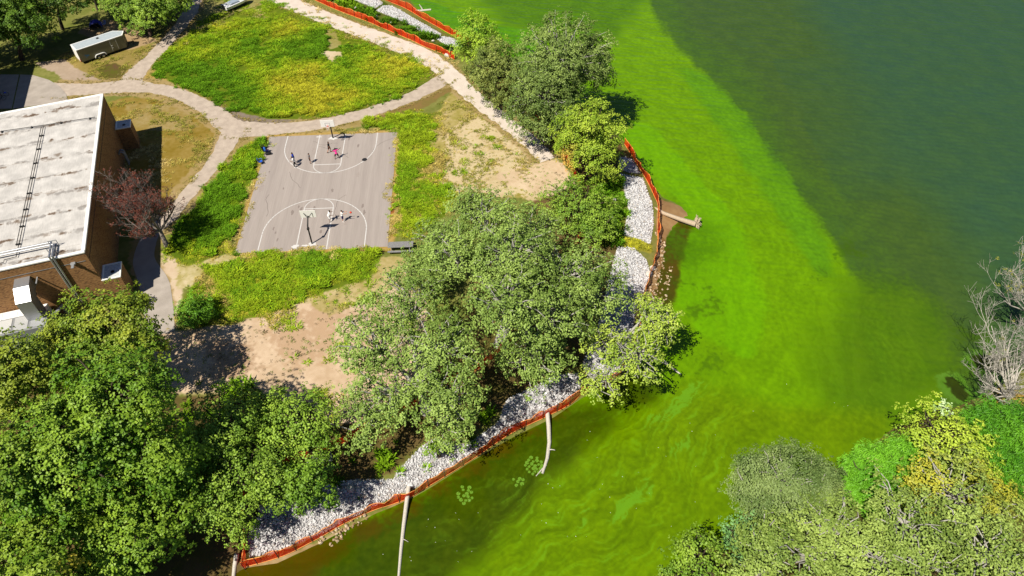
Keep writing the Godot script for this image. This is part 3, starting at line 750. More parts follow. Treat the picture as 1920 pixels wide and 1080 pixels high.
func make_building() -> void:
	var brick := mat(Color.WHITE, 0.9)
	brick.albedo_texture = brick_texture()
	brick.uv1_triplanar = true
	brick.uv1_scale = Vector3(1 / 2.4, 1 / 2.4, 1 / 2.4)
	brick.metallic_specular = 0.3
	var roofm := mat(Color.WHITE, 0.7)
	roofm.albedo_texture = roof_texture(640, 520, 0.0625)
	var hall := thing("brick_hall", "brown brick hall with a stained white flat roof", "building", Vector3(-44.493, 0, -52.958), -(-0.3211))
	hall.rotation.y = 0.3211
	var W := 40.0; var L := 32.04; var H := 7.8
	# the north and south walls are not quite square to the long side
	var a0 := Vector3(-W, 0, 0.9); var a1 := Vector3(0, 0, 0); var a2 := Vector3(0, 0, -L); var a3 := Vector3(-W, 0, -L - 2.4 + 4.8)
	var ring := [a0, a1, a2, a3]
	for i in 4:
		var p: Vector3 = ring[i]; var q: Vector3 = ring[(i + 1) % 4]
		var st := begin()
		var d := (q - p).normalized(); var nrm := d.cross(Vector3.UP)
		var b := Basis(d, Vector3.UP, d.cross(Vector3.UP))
		var ln := (q - p).length()
		box(st, (p + q) / 2 - nrm * 0.15 + Vector3(0, -0.3, 0), Vector3(ln - 0.004 if i % 2 == 0 else ln - 0.604, H + 0.12, 0.3), 0.0, b)
		var w := obj("wall", done(st), brick, hall)
		st = begin()
		box(st, (p + q) / 2 - nrm * 0.12 + Vector3(0, H - 0.175, 0), Vector3(ln + 0.06 if i % 2 == 0 else ln - 0.66, 0.16, 0.36), 0.03, b)
		obj("coping", done(st), M.white, w)
		if i < 2:
			st = begin()
			box(st, (p + q) / 2 + nrm * 0.012 + Vector3(0, 6.55, 0), Vector3(ln - 0.7, 0.05, 0.03), 0.0, b)
			obj("ledge", done(st), M.grey if i == 0 else M.dark, w)
	var rs := SurfaceTool.new()
	rs.begin(Mesh.PRIMITIVE_TRIANGLES)
	rs.set_smooth_group(-1)
	var rp := [Vector3(-W + 0.3, H - 0.08, 0.55), Vector3(-0.3, H - 0.08, -0.3), Vector3(-0.3, H - 0.08, -L + 0.3), Vector3(-W + 0.3, H - 0.08, -L + 2.6)]
	for v in [0, 2, 1, 0, 3, 2]:
		rs.set_uv(Vector2((rp[v].x + W) / W, (rp[v].z + L) / (L + 1)))
		rs.add_vertex(rp[v])
	rs.generate_normals()
	var roof := obj("roof", rs.commit(), roofm, hall)
	for k in 9:                             # welded seams of the roof sheets
		var st := begin()
		var z := -L + 3.0 + k * 3.45
		box(st, Vector3(-W / 2, H - 0.08, z), Vector3(W - 1.2, 0.018, 0.10), 0.005)
		obj("seam", done(st), roofm, roof)
	# gas line on blocks
	var st := begin()
	var y := H + 0.12
	tube(st, [Vector3(-38, y, -27.9), Vector3(-11.6, y, -26.45), Vector3(-6.65, y, -26.2), Vector3(-0.5, y, -26.1)], [0.045, 0.045, 0.045, 0.045], 6)
	var line := obj("gas_pipe", done(st), M.dark, roof)
	st = begin()
	for o in [-0.13, 0.13]:
		tube(st, [Vector3(-6.66 + o, y, -25.9), Vector3(-6.6 + o, y, -3.2)], [0.04, 0.04], 6)
	tube(st, [Vector3(-6.5, y, -3.2), Vector3(-6.5, y, -1.2), Vector3(-7.6, y, -1.1), Vector3(-7.6, y, -0.7), Vector3(-12, y, -0.6)], [0.04, 0.04, 0.04, 0.04, 0.04], 6)
	obj("gas_pipe", done(st), M.dark, roof)
	for k in 8:
		st = begin()
		box(st, Vector3(-6.63, H - 0.08, -24.0 + k * 2.95), Vector3(0.5, 0.17, 0.14), 0.02)
		obj("pipe_block", done(st), M.black, roof)
	for k in 9:
		st = begin()
		box(st, Vector3(-1.2 - k * 3.4, H - 0.08, -26.16 - k * 0.1), Vector3(0.14, 0.17, 0.34), 0.02)
		obj("pipe_block", done(st), M.black, roof)
	# bright steel pipes over the south edge and down the wall
	for o in [0.0, 0.42]:
		st = begin()
		var z: float = -2.15 + o
		tube(st, [Vector3(-36, H + 0.35, z + 0.5), Vector3(-3.2 + o * 0.7, H + 0.35, z)], [0.10, 0.10], 10)
		tube(st, [Vector3(-3.2 + o * 0.7, H + 0.35, -2.2 + o), Vector3(-3.15 + o * 0.7, H + 0.35, 0.28)], [0.10, 0.10], 10)
		tube(st, [Vector3(-3.15 + o * 0.7, H + 0.42, 0.2), Vector3(-3.15 + o * 0.7, 0.4, 0.2)], [0.10, 0.10], 10)
		obj("steel_pipe", done(st), M.steel, hall)
	for z in [-1.9, -0.7]:
		st = begin()
		box(st, Vector3(-2.95, H - 0.08, z), Vector3(0.85, 0.1, 0.12), 0.01)
		for x in [-3.33, -2.57]:
			box(st, Vector3(x, H - 0.08, z), Vector3(0.06, 0.75, 0.06), 0.0)
		box(st, Vector3(-2.95, H + 0.67, z), Vector3(0.85, 0.05, 0.06), 0.0)
		obj("pipe_stand", done(st), M.grey, hall)
	# lamp on the south wall
	st = begin()
	box(st, Vector3(-1.5, 6.6, 0.18), Vector3(0.5, 0.16, 0.36), 0.04)
	box(st, Vector3(-1.5, 6.64, 0.6), Vector3(0.3, 0.1, 0.6), 0.03)
	obj("wall_lamp", done(st), M.grey, hall)
	# dark joints in the brickwork
	for x in [-8.6, -10.4]:
		st = begin()
		tube(st, [Vector3(x, 6.2, 0.08), Vector3(x + 0.05, 0.6, 0.08)], [0.05, 0.05], 6)
		obj("downpipe", done(st), M.dark, hall)
	# brick chases with capped tops on the east side
	for b in [[-30.9, 2.0], [-1.17, 2.45]]:
		st = begin()
		box(st, Vector3(0.97, -0.2, b[0]), Vector3(1.9, 3.6, b[1]), 0.0)
		var cb := obj("chimney_chase", done(st), brick, hall)
		st = begin()
		for s in [[Vector3(0.97, 3.4, b[0] - b[1] / 2 + 0.06), Vector3(1.96, 0.13, 0.16)], [Vector3(0.97, 3.4, b[0] + b[1] / 2 - 0.06), Vector3(1.96, 0.13, 0.16)], [Vector3(1.87, 3.4, b[0]), Vector3(0.16, 0.131, b[1] - 0.28)], [Vector3(0.09, 3.4, b[0]), Vector3(0.16, 0.22, b[1] - 0.28)]]:
			box(st, s[0], s[1], 0.02)
		obj("cap_rim", done(st), M.white, cb)
		st = begin()
		box(st, Vector3(0.98, 3.41, b[0]), Vector3(1.6, 0.03, b[1] - 0.34), 0.0)
		obj("cap_sheet", done(st), mottled(Color(0.66, 0.68, 0.68), Color(0.84, 0.85, 0.85), 2.0, 0.5, 21, 0.0, false), cb)
		st = begin()
		tube(st, [Vector3(1.05, 3.43, b[0] + 0.1), Vector3(1.05, 3.49, b[0] + 0.1)], [0.22, 0.2], 14)
		obj("roof_drain", done(st), M.black, cb)
	# goose-neck vents on the east wall
	for z in [-26.4, -25.9]:
		st = begin()
		var p := []; var r := []
		p.append(Vector3(0.75, 0.3, z)); r.append(0.11)
		p.append(Vector3(0.75, 2.0, z)); r.append(0.11)
		for i in 7:
			var a := PI * i / 6
			p.append(Vector3(0.75 - 0.3 + 0.3 * cos(a), 2.1 + 0.3 * sin(a), z)); r.append(0.11)
		tube(st, p, r, 10)
		obj("vent_pipe", done(st), M.grey, hall)
	# square duct out of the south wall, bent down to the plant
	st = begin()
	var prof := PackedVector2Array([Vector2(0.0, 6.2), Vector2(1.5, 6.1), Vector2(2.9, 5.2), Vector2(2.9, 2.4), Vector2(1.4, 2.4), Vector2(1.4, 4.4), Vector2(0.9, 4.75), Vector2(0.0, 4.8)])
	var x0 := -7.3; var x1 := -5.85
	for i in prof.size():
		var p := prof[i]; var q := prof[(i + 1) % prof.size()]
		quad(st, Vector3(x0, p.y, p.x), Vector3(x1, p.y, p.x), Vector3(x1, q.y, q.x), Vector3(x0, q.y, q.x))
	var ids := Geometry2D.triangulate_polygon(prof)
	for i in range(0, ids.size(), 3):
		var u := prof[ids[i]]; var v := prof[ids[i + 1]]; var t := prof[ids[i + 2]]
		if (v - u).cross(t - u) > 0.0: var s := v; v = t; t = s
		tri(st, Vector3(x1, u.y, u.x), Vector3(x1, t.y, t.x), Vector3(x1, v.y, v.x))
		tri(st, Vector3(x0, u.y, u.x), Vector3(x0, v.y, v.x), Vector3(x0, t.y, t.x))
	var duct := obj("duct", done(st), M.steel, hall)
	st = begin()
	for s in [[Vector3(-6.575, 6.0, 0.05), Vector3(1.6, 0.3, 0.08)], [Vector3(-5.3, 5.75, 0.55), Vector3(0.12, 0.12, 1.1)]]:
		box(st, s[0], s[1], 0.0)
	obj("duct_flange", done(st), M.grey, duct)
	# plant beside the south wall
	var plant := thing("air_handler", "long white and grey air handling plant at the foot of the hall's south wall", "machine", hall.position, 0.3211)
	st = begin()
	box(st, Vector3(-10.4, 0.0, 1.0), Vector3(9.0, 2.2, 1.3), 0.03)
	obj("casing", done(st), M.white, plant)
	st = begin()
	box(st, Vector3(-9.6, 0.0, 2.9), Vector3(8.2, 2.5, 2.3), 0.04)
	var low := obj("casing", done(st), M.grey, plant)
	for k in 5:
		st = begin()
		box(st, Vector3(-6.4 - k * 1.6, 2.502, 2.9), Vector3(1.35, 0.05, 1.9), 0.02)
		obj("access_panel", done(st), mat(Color(0.60, 0.61, 0.62).lerp(Color(0.78, 0.78, 0.77), (k * 7 % 5) / 5.0), 0.5), low)
	for k in 6:
		st = begin()
		box(st, Vector3(-6.5 - k * 1.45, 2.203, 1.0), Vector3(1.3, 0.04, 1.1), 0.02)
		obj("access_panel", done(st), M.white, plant)
	st = begin()
	tube(st, [Vector3(-5.2, 2.4, 2.4), Vector3(-4.6, 2.5, 2.3), Vector3(-4.3, 2.4, 1.4), Vector3(-4.3, 0.5, 1.2)], [0.2, 0.2, 0.2, 0.2], 10)
	obj("hose", done(st), M.grey, plant)
	# handrail beside the steps
	var rail := thing("handrail", "white pipe handrail beside the hall's service steps", "railing", hall.position, 0.3211)
	for o in [0.0, 0.45]:
		st = begin()
		rod(st, Vector3(-4.3, 0.55 + o, 2.6), Vector3(-1.4, 0.55 + o, 2.6), 0.04)
		obj("rail_bar", done(st), M.white, rail)
	for x in [-4.3, -2.85, -1.4]:
		st = begin()
		rod(st, Vector3(x, -0.1, 2.6), Vector3(x, 1.03, 2.6), 0.04)
		obj("rail_post", done(st), M.white, rail)
	# the taller wing whose shade falls on the apron
	var wing := thing("brick_wing", "tall brown brick wing behind the apron at the edge of the view", "building", hall.position, 0.3211)
	st = begin()
	box(st, Vector3(-31.7, -0.2, -45.5), Vector3(21.0, 10.3, 21.5), 0.0)
	obj("wall", done(st), brick, wing)
	st = begin()
	box(st, Vector3(-31.7, 10.1, -45.5), Vector3(21.2, 0.15, 21.7), 0.03)
	obj("roof", done(st), M.white, wing)

# ------------------------------------------------------------------ stones along the shore
func stone_beds() -> Array:
	return [
		PackedVector2Array([Vector2(-38.48,-138.15),Vector2(-32.19,-131.59),Vector2(-29.43,-129.35),Vector2(-25.91,-129.79),Vector2(-23.51,-126.51),Vector2(-24.92,-124.6),Vector2(-27.01,-126.3),Vector2(-30.26,-128.9)]),
		PackedVector2Array([Vector2(-24.52,-123.76),Vector2(-23.41,-125.65),Vector2(-21.94,-125.65),Vector2(-17.15,-121.28),Vector2(-12.36,-116.73),Vector2(-12.36,-115.38),Vector2(-13.65,-114.25),Vector2(-15.2,-115.19),Vector2(-17.81,-118.29),Vector2(-21.44,-121.28)]),
		PackedVector2Array([Vector2(-13.06,-113.68),Vector2(-11.79,-115.19),Vector2(-10.51,-115.38),Vector2(-8.58,-113.5),Vector2(-8.29,-111.29),Vector2(-9.42,-110.56),Vector2(-11.26,-111.29)]),
		PackedVector2Array([Vector2(14.83,-80.35),Vector2(16.82,-80.85),Vector2(17.59,-77.46),Vector2(15.92,-76.87),Vector2(14.65,-77.22)]),
		PackedVector2Array([Vector2(14.39,-76.06),Vector2(17.73,-76.29),Vector2(18.1,-70.5),Vector2(17.83,-66.57),Vector2(16.89,-63.05),Vector2(13.67,-64.01),Vector2(14.84,-68.61),Vector2(14.6,-74.01)]),
		PackedVector2Array([Vector2(12.65,-61.73),Vector2(14.72,-61.73),Vector2(16.07,-60.26),Vector2(16.36,-58.12),Vector2(15.33,-55.54),Vector2(13.84,-52.27),Vector2(12.97,-48.42),Vector2(11.64,-44.14),Vector2(8.73,-42.44),Vector2(7.21,-44.14),Vector2(9.29,-49.17)]),
		PackedVector2Array([Vector2(4.39,-43.05),Vector2(6.89,-43.45),Vector2(7.04,-41.72),Vector2(4.03,-39.41),Vector2(-0.21,-37.07),Vector2(-3.73,-34.39),Vector2(-6.62,-32.39),Vector2(-8.84,-30.89),Vector2(-10.96,-31.15),Vector2(-10.6,-32.22),Vector2(-8.59,-34.62),Vector2(-7.39,-35.54),Vector2(-5.58,-35.02),Vector2(-4.08,-35.42),Vector2(-1.3,-37.68),Vector2(-0.53,-40.04),Vector2(2.16,-41.46)]),
		PackedVector2Array([Vector2(-11.01,-31.52),Vector2(-8.84,-30.89),Vector2(-12.93,-28.82),Vector2(-16.76,-26.46),Vector2(-20.12,-24.95),Vector2(-22.35,-24.4),Vector2(-22.83,-26.13),Vector2(-22.04,-28.57),Vector2(-20.18,-29.84),Vector2(-17.41,-30.47),Vector2(-15.11,-31.15)]),
	]

func stone_mesh(sd: int) -> ArrayMesh:
	var r := RandomNumberGenerator.new()
	r.seed = sd
	var st := begin()
	var v: Array[Vector3] = []
	var t := (1.0 + sqrt(5.0)) / 2.0
	for p in [Vector3(-1, t, 0), Vector3(1, t, 0), Vector3(-1, -t, 0), Vector3(1, -t, 0), Vector3(0, -1, t), Vector3(0, 1, t), Vector3(0, -1, -t), Vector3(0, 1, -t), Vector3(t, 0, -1), Vector3(t, 0, 1), Vector3(-t, 0, -1), Vector3(-t, 0, 1)]:
		v.append(p.normalized() * r.randf_range(0.36, 0.62) * Vector3(1.15, 0.8, 0.95))
	for f in [[0, 11, 5], [0, 5, 1], [0, 1, 7], [0, 7, 10], [0, 10, 11], [1, 5, 9], [5, 11, 4], [11, 10, 2], [10, 7, 6], [7, 1, 8], [3, 9, 4], [3, 4, 2], [3, 2, 6], [3, 6, 8], [3, 8, 9], [4, 9, 5], [2, 4, 11], [6, 2, 10], [8, 6, 7], [9, 8, 1]]:
		tri(st, v[f[0]], v[f[2]], v[f[1]])
	return done(st)

func bounds(poly: PackedVector2Array) -> Rect2:
	var r := Rect2(poly[0], Vector2.ZERO)
	for p in poly: r = r.expand(p)
	return r

func make_stones() -> void:
	var xf := [[], [], []]; var col := [[], [], []]
	for bed in stone_beds():
		var b := bounds(bed)
		var n := int(b.get_area() * 85.0)
		for i in n:
			var p := Vector2(rng.randf_range(b.position.x, b.end.x), rng.randf_range(b.position.y, b.end.y))
			if not Geometry2D.is_point_in_polygon(p, bed): continue
			var s := rng.randf_range(0.10, 0.21) * (1.7 if rng.randf() < 0.06 else 1.0)
			var q := i % 3
			xf[q].append(Transform3D(Basis.from_euler(Vector3(rng.randf() * TAU, rng.randf() * TAU, rng.randf() * TAU)).scaled(Vector3.ONE * s), Vector3(p.x, ground_y(p.x, p.y) + s * 0.22 + rng.randf() * 0.06, p.y)))
			var g := rng.randf_range(0.52, 0.97)
			col[q].append(Color(g, g, g * 1.01) if rng.randf() > 0.06 else Color(g * 0.8, g * 0.7, g * 0.58))
	for q in 3:
		var o := many("shore_stones", stone_mesh(40 + q), M.stone, xf[q], col[q])
		tag(o, ["white broken stones armouring the shore behind the fence", "pale grey angular stones between the white ones on the shore", "small chalky stones filling the shore beds"][q], "stones", "", "stuff")
	# brown cobbles on the strand outside the fence
	var x2 := []; var c2 := []
	for bed in [PackedVector2Array([Vector2(17.87,-65.25),Vector2(18.99,-64.66),Vector2(18.24,-59.6),Vector2(16.66,-54.76),Vector2(15.11,-53.2),Vector2(14.97,-54.43),Vector2(16.47,-57.82),Vector2(17.73,-62.36)]), PackedVector2Array([Vector2(-17.15,-26.29),Vector2(-15.1,-27.41),Vector2(-12.9,-28.55),Vector2(-12.16,-28.4),Vector2(-14.51,-26.68),Vector2(-15.36,-25.62),Vector2(-16.57,-25.15)]), PackedVector2Array([Vector2(18.65,-59.7),Vector2(19.29,-59.7),Vector2(17.75,-54.52),Vector2(15.78,-51.3),Vector2(15.46,-52.09),Vector2(17.32,-55.77)])]:
		var b := bounds(bed)
		for i in int(b.get_area() * 11.0):
			var p := Vector2(rng.randf_range(b.position.x, b.end.x), rng.randf_range(b.position.y, b.end.y))
			if not Geometry2D.is_point_in_polygon(p, bed): continue
			var s := rng.randf_range(0.12, 0.38)
			x2.append(Transform3D(Basis.from_euler(Vector3(rng.randf() * TAU, rng.randf() * TAU, rng.randf() * TAU)).scaled(Vector3.ONE * s), Vector3(p.x, maxf(ground_y(p.x, p.y), -1.3) + s * 0.2, p.y)))
			c2.append(lin(150, 118, 78).lerp(lin(226, 206, 174), rng.randf()))
	tag(many("cobbles", stone_mesh(51), M.stone, x2, c2), "brown and tan cobbles at the waterline outside the fence", "stones", "", "stuff")
	# single boulders
	var k := 0
	for q in [[Vector3(12.34,0,-67.11), 1.0, "white boulder in the weeds beside the stone bed"], [Vector3(13.21,0,-70.55), 0.6, "small pale boulder in the weeds above the large one"], [Vector3(-10.72,0,-107.35), 1.0, "pale boulder at the corner post of the upper fence"], [Vector3(16.15,0,-58.06), 0.9, "flat white boulder at the shore fence's lower end"], [Vector3(16.72,0,-59.03), 0.7, "white boulder outside the shore fence on the strand"], [Vector3(-22.09,0,-28.33), 0.7, "boulder among the stones at the fence's west end"], [Vector3(-14.56,0,-30.36), 0.8, "white rounded boulder at the edge of the weedy bank"]]:
		var o := obj("boulder", stone_mesh(60 + k), M.boulder)
		var p: Vector3 = q[0]
		o.position = Vector3(p.x, ground_y(p.x, p.z) + q[1] * 0.2, p.z)
		o.scale = Vector3.ONE * q[1]
		o.rotation.y = k * 1.3
		tag(o, q[2], "boulder")
		k += 1
	# row of small rocks along the planted strip by the upper fence
	k = 0
	for p in PackedVector2Array([Vector2(-31.7,-127.16),Vector2(-28.34,-124.38),Vector2(-26.03,-123.13),Vector2(-24.13,-121.07),Vector2(-21.19,-118.67),Vector2(-18.3,-116.13),Vector2(-15.62,-114.04),Vector2(-13.38,-112.18),Vector2(-10.21,-109.11)]):
		var o := obj("edging_rock", stone_mesh(80 + k % 3), M.boulder)
		o.position = Vector3(p.x, ground_y(p.x, p.y) + 0.25, p.y)
		o.scale = Vector3.ONE * rng.randf_range(0.45, 0.65)
		o.rotation.y = k * 0.9
		tag(o, "white edging rock in the planted row behind the upper orange fence", "rock", "edging rocks of the planted strip")
		k += 1

# ------------------------------------------------------------------ fences
func fence(label: String, line: PackedVector2Array, h: float, lift: float, post_every := 2.5, sag := 0.12) -> void:
	var c := smooth_line(line, 0.16)
	var n := FastNoiseLite.new()
	n.seed = int(absf(line[0].x * 10)); n.frequency = 0.05
	var base: Array[Vector3] = []; var lean: Array[Vector3] = []
	for i in c.size():
		var g := maxf(ground_y(c[i].x, c[i].y), WATER_Y - 0.1) + lift
		base.append(Vector3(c[i].x, g, c[i].y))
		var d := (c[mini(i + 1, c.size() - 1)] - c[maxi(i - 1, 0)]).normalized()
		var side := Vector3(-d.y, 0, d.x)
		var post := absf(sin(i * 0.16 / post_every * PI))
		var hh := h * (1.0 - sag * post + 0.22 * n.get_noise_1d(i * 1.0))
		lean.append(Vector3.UP * hh + side * 0.42 * n.get_noise_1d(i * 0.7 + 300.0))
	var o := thing("safety_fence", label, "fence", Vector3.ZERO)
	var st := begin()
	var rows := 10
	for r in rows + 1:
		var t := float(r) / rows
		var w := 0.031
		for i in c.size() - 1:
			var a := base[i] + lean[i] * t; var b := base[i + 1] + lean[i + 1] * t
			var ua := lean[i].normalized() * w; var ub := lean[i + 1].normalized() * w
			quad(st, a - ua, a + ua, b + ub, b - ub)
	for i in c.size():
		var d: Vector3 = (base[mini(i + 1, c.size() - 1)] - base[maxi(i - 1, 0)]).normalized() * 0.027
		quad(st, base[i] - d, base[i] + lean[i] - d, base[i] + lean[i] + d, base[i] + d)
	obj("netting", done(st), M.orange, o)
	for t in [0.04, 0.97]:
		st = begin()
		var p := []; var r := []
		for i in range(0, c.size(), 5):
			p.append(base[i] + lean[i] * t); r.append(0.035)
		if p.size() > 1:
			tube(st, p, r, 4)
			obj("edge_cord", done(st), M.cord, o)
	var every := int(post_every / 0.16)
	for i in range(0, c.size(), every):
		st = begin()
		box(st, base[i] + Vector3(0, -0.5, 0), Vector3(0.05, h + 0.75, 0.05), 0.0)
		obj("post", done(st), M.dark, o)

func make_fences() -> void:
	fence("orange safety fence along the path above the upper stone beds", PackedVector2Array([Vector2(-45.09,-135.54),Vector2(-36.24,-127.81),Vector2(-31.32,-123.75),Vector2(-25.42,-119.46),Vector2(-22.28,-116.91),Vector2(-17.25,-112.92),Vector2(-14.79,-110.72),Vector2(-11.49,-108.23),Vector2(-9.44,-106.32)]), 1.2, 0.0)
	fence("outer orange safety fence at the water beyond the upper stone beds", PackedVector2Array([Vector2(-34.39,-144.32),Vector2(-24.73,-129.33),Vector2(-19.01,-125.01),Vector2(-15.32,-121.7),Vector2(-12.76,-119.29),Vector2(-8.87,-115.21),Vector2(-7.32,-113.34)]), 1.3, 0.1, 3.0)
	fence("orange safety fence between the eastern stone bed and the green water", PackedVector2Array([Vector2(16.14,-84.45),Vector2(17.13,-80.52),Vector2(18.19,-76.11),Vector2(18.71,-72.5),Vector2(18.79,-70.13),Vector2(18.27,-65.92),Vector2(17.7,-62.34),Vector2(16.98,-59.94),Vector2(15.77,-56.59),Vector2(14.64,-53.02),Vector2(13.64,-48.75),Vector2(11.72,-44.43),Vector2(9.31,-42.4),Vector2(7.15,-41.28)]), 1.1, 0.05, 2.4)
	fence("long orange safety fence at the foot of the southern stone bank", PackedVector2Array([Vector2(7.17,-41.41),Vector2(5.9,-40.06),Vector2(3.43,-38.55),Vector2(0,-36.67),Vector2(-4.02,-33.66),Vector2(-7.27,-31.36),Vector2(-9.57,-29.83),Vector2(-12.46,-28.71),Vector2(-14.66,-27.56),Vector2(-17.14,-25.96),Vector2(-19.78,-24.51),Vector2(-22.74,-23.65)]), 1.3, 0.05, 2.6)
	fence("short orange fence at the west end of the stone bank", PackedVector2Array([Vector2(-22.59,-23.49),Vector2(-22.92,-25.46),Vector2(-23.58,-28.37),Vector2(-23.46,-30.94),Vector2(-23.04,-32.01)]), 1.2, 0.0)
	fence("orange safety fence hidden under the big cottonwoods", PackedVector2Array([Vector2(-22.81,-31.68),Vector2(-19.81,-33.21),Vector2(-16.8,-34.44),Vector2(-13.35,-36.76),Vector2(-9.47,-39.2),Vector2(-5.95,-42.09),Vector2(-2.49,-44.45),Vector2(1.75,-50.27),Vector2(6.26,-58.5),Vector2(9.31,-66.01)]), 1.1, 0.0)
	fence("orange safety fence under the shoreline trees above the path's end", PackedVector2Array([Vector2(9,-73.38),Vector2(7.48,-79.19),Vector2(6.21,-83.94),Vector2(3.16,-90.29),Vector2(-0.83,-97.67),Vector2(-4.71,-102.94)]), 1.1, 0.0)

# ------------------------------------------------------------------ weeds and grass
func tuft_mesh(blades: int, h: float, spread: float, sd: int, wide: float) -> ArrayMesh:
	var r := RandomNumberGenerator.new()
	r.seed = sd
	var st := begin()
	for i in blades:
		var a := r.randf() * TAU
		var root := Vector3(cos(a), 0, sin(a)) * r.randf() * spread * 0.5
		var out := Vector3(cos(a), 0, sin(a)).rotated(Vector3.UP, r.randf_range(-0.6, 0.6))
		var hh := h * r.randf_range(0.55, 1.1)
		var side := out.cross(Vector3.UP) * wide
		var mid := root + out * spread * 0.35 + Vector3.UP * hh * 0.65
		var tip := root + out * spread * r.randf_range(0.7, 1.2) + Vector3.UP * hh * r.randf_range(0.7, 1.0)
		tri(st, root - side * 0.7, mid - side, mid + side)
		tri(st, root - side * 0.7, mid + side, root + side * 0.7)
		tri(st, mid - side, tip, mid + side)
	return done(st)

func sow(called: String, label: String, mesh: Mesh, polys: Array, per: float, cs: Array, size: Vector2, sd: int, bare := -0.35) -> void:
	var n := FastNoiseLite.new()
	n.seed = sd; n.frequency = 0.22; n.fractal_octaves = 5
	var hue := FastNoiseLite.new()
	hue.seed = sd + 1; hue.frequency = 0.035; hue.fractal_octaves = 5; hue.fractal_gain = 0.6
	var xf := []; var col := []
	for poly in polys:
		var b := bounds(poly)
		for i in int(b.get_area() * per):
			var p := Vector2(rng.randf_range(b.position.x, b.end.x), rng.randf_range(b.position.y, b.end.y))
			var fr := Vector2(n.get_noise_2d(p.x * 1.6 + 50.0, p.y * 1.6), n.get_noise_2d(p.x * 1.6, p.y * 1.6 + 90.0)) * 2.4 + Vector2(rng.randfn(), rng.randfn()) * 0.22
			if not Geometry2D.is_point_in_polygon(p + fr, poly): continue
			var v := n.get_noise_2d(p.x, p.y)
			if v < bare + rng.randf() * 0.15: continue
			var t := clampf(hue.get_noise_2d(p.x, p.y) * 2.0 + 0.5 + rng.randf_range(-0.3, 0.3), 0.0, 0.999) * (cs.size() - 1)
			var k := int(t)
			var c: Color = cs[k].lerp(cs[k + 1], t - k)
			c = c * rng.randf_range(0.7, 1.9)
			var s := rng.randf_range(size.x, size.y) * rng.randf_range(0.6, 1.25) * (0.7 + 0.9 * clampf(v + 0.3, 0.0, 1.0))
			xf.append(Transform3D(Basis(Vector3.UP, rng.randf() * TAU).scaled(Vector3(s * 1.1, s, s * 1.1)), Vector3(p.x, ground_y(p.x, p.y) - 0.02, p.y)))
			col.append(Color(c.r, c.g, c.b, 1.0))
	tag(many(called, mesh, M.blade, xf, col), label, "grass", "", "stuff")

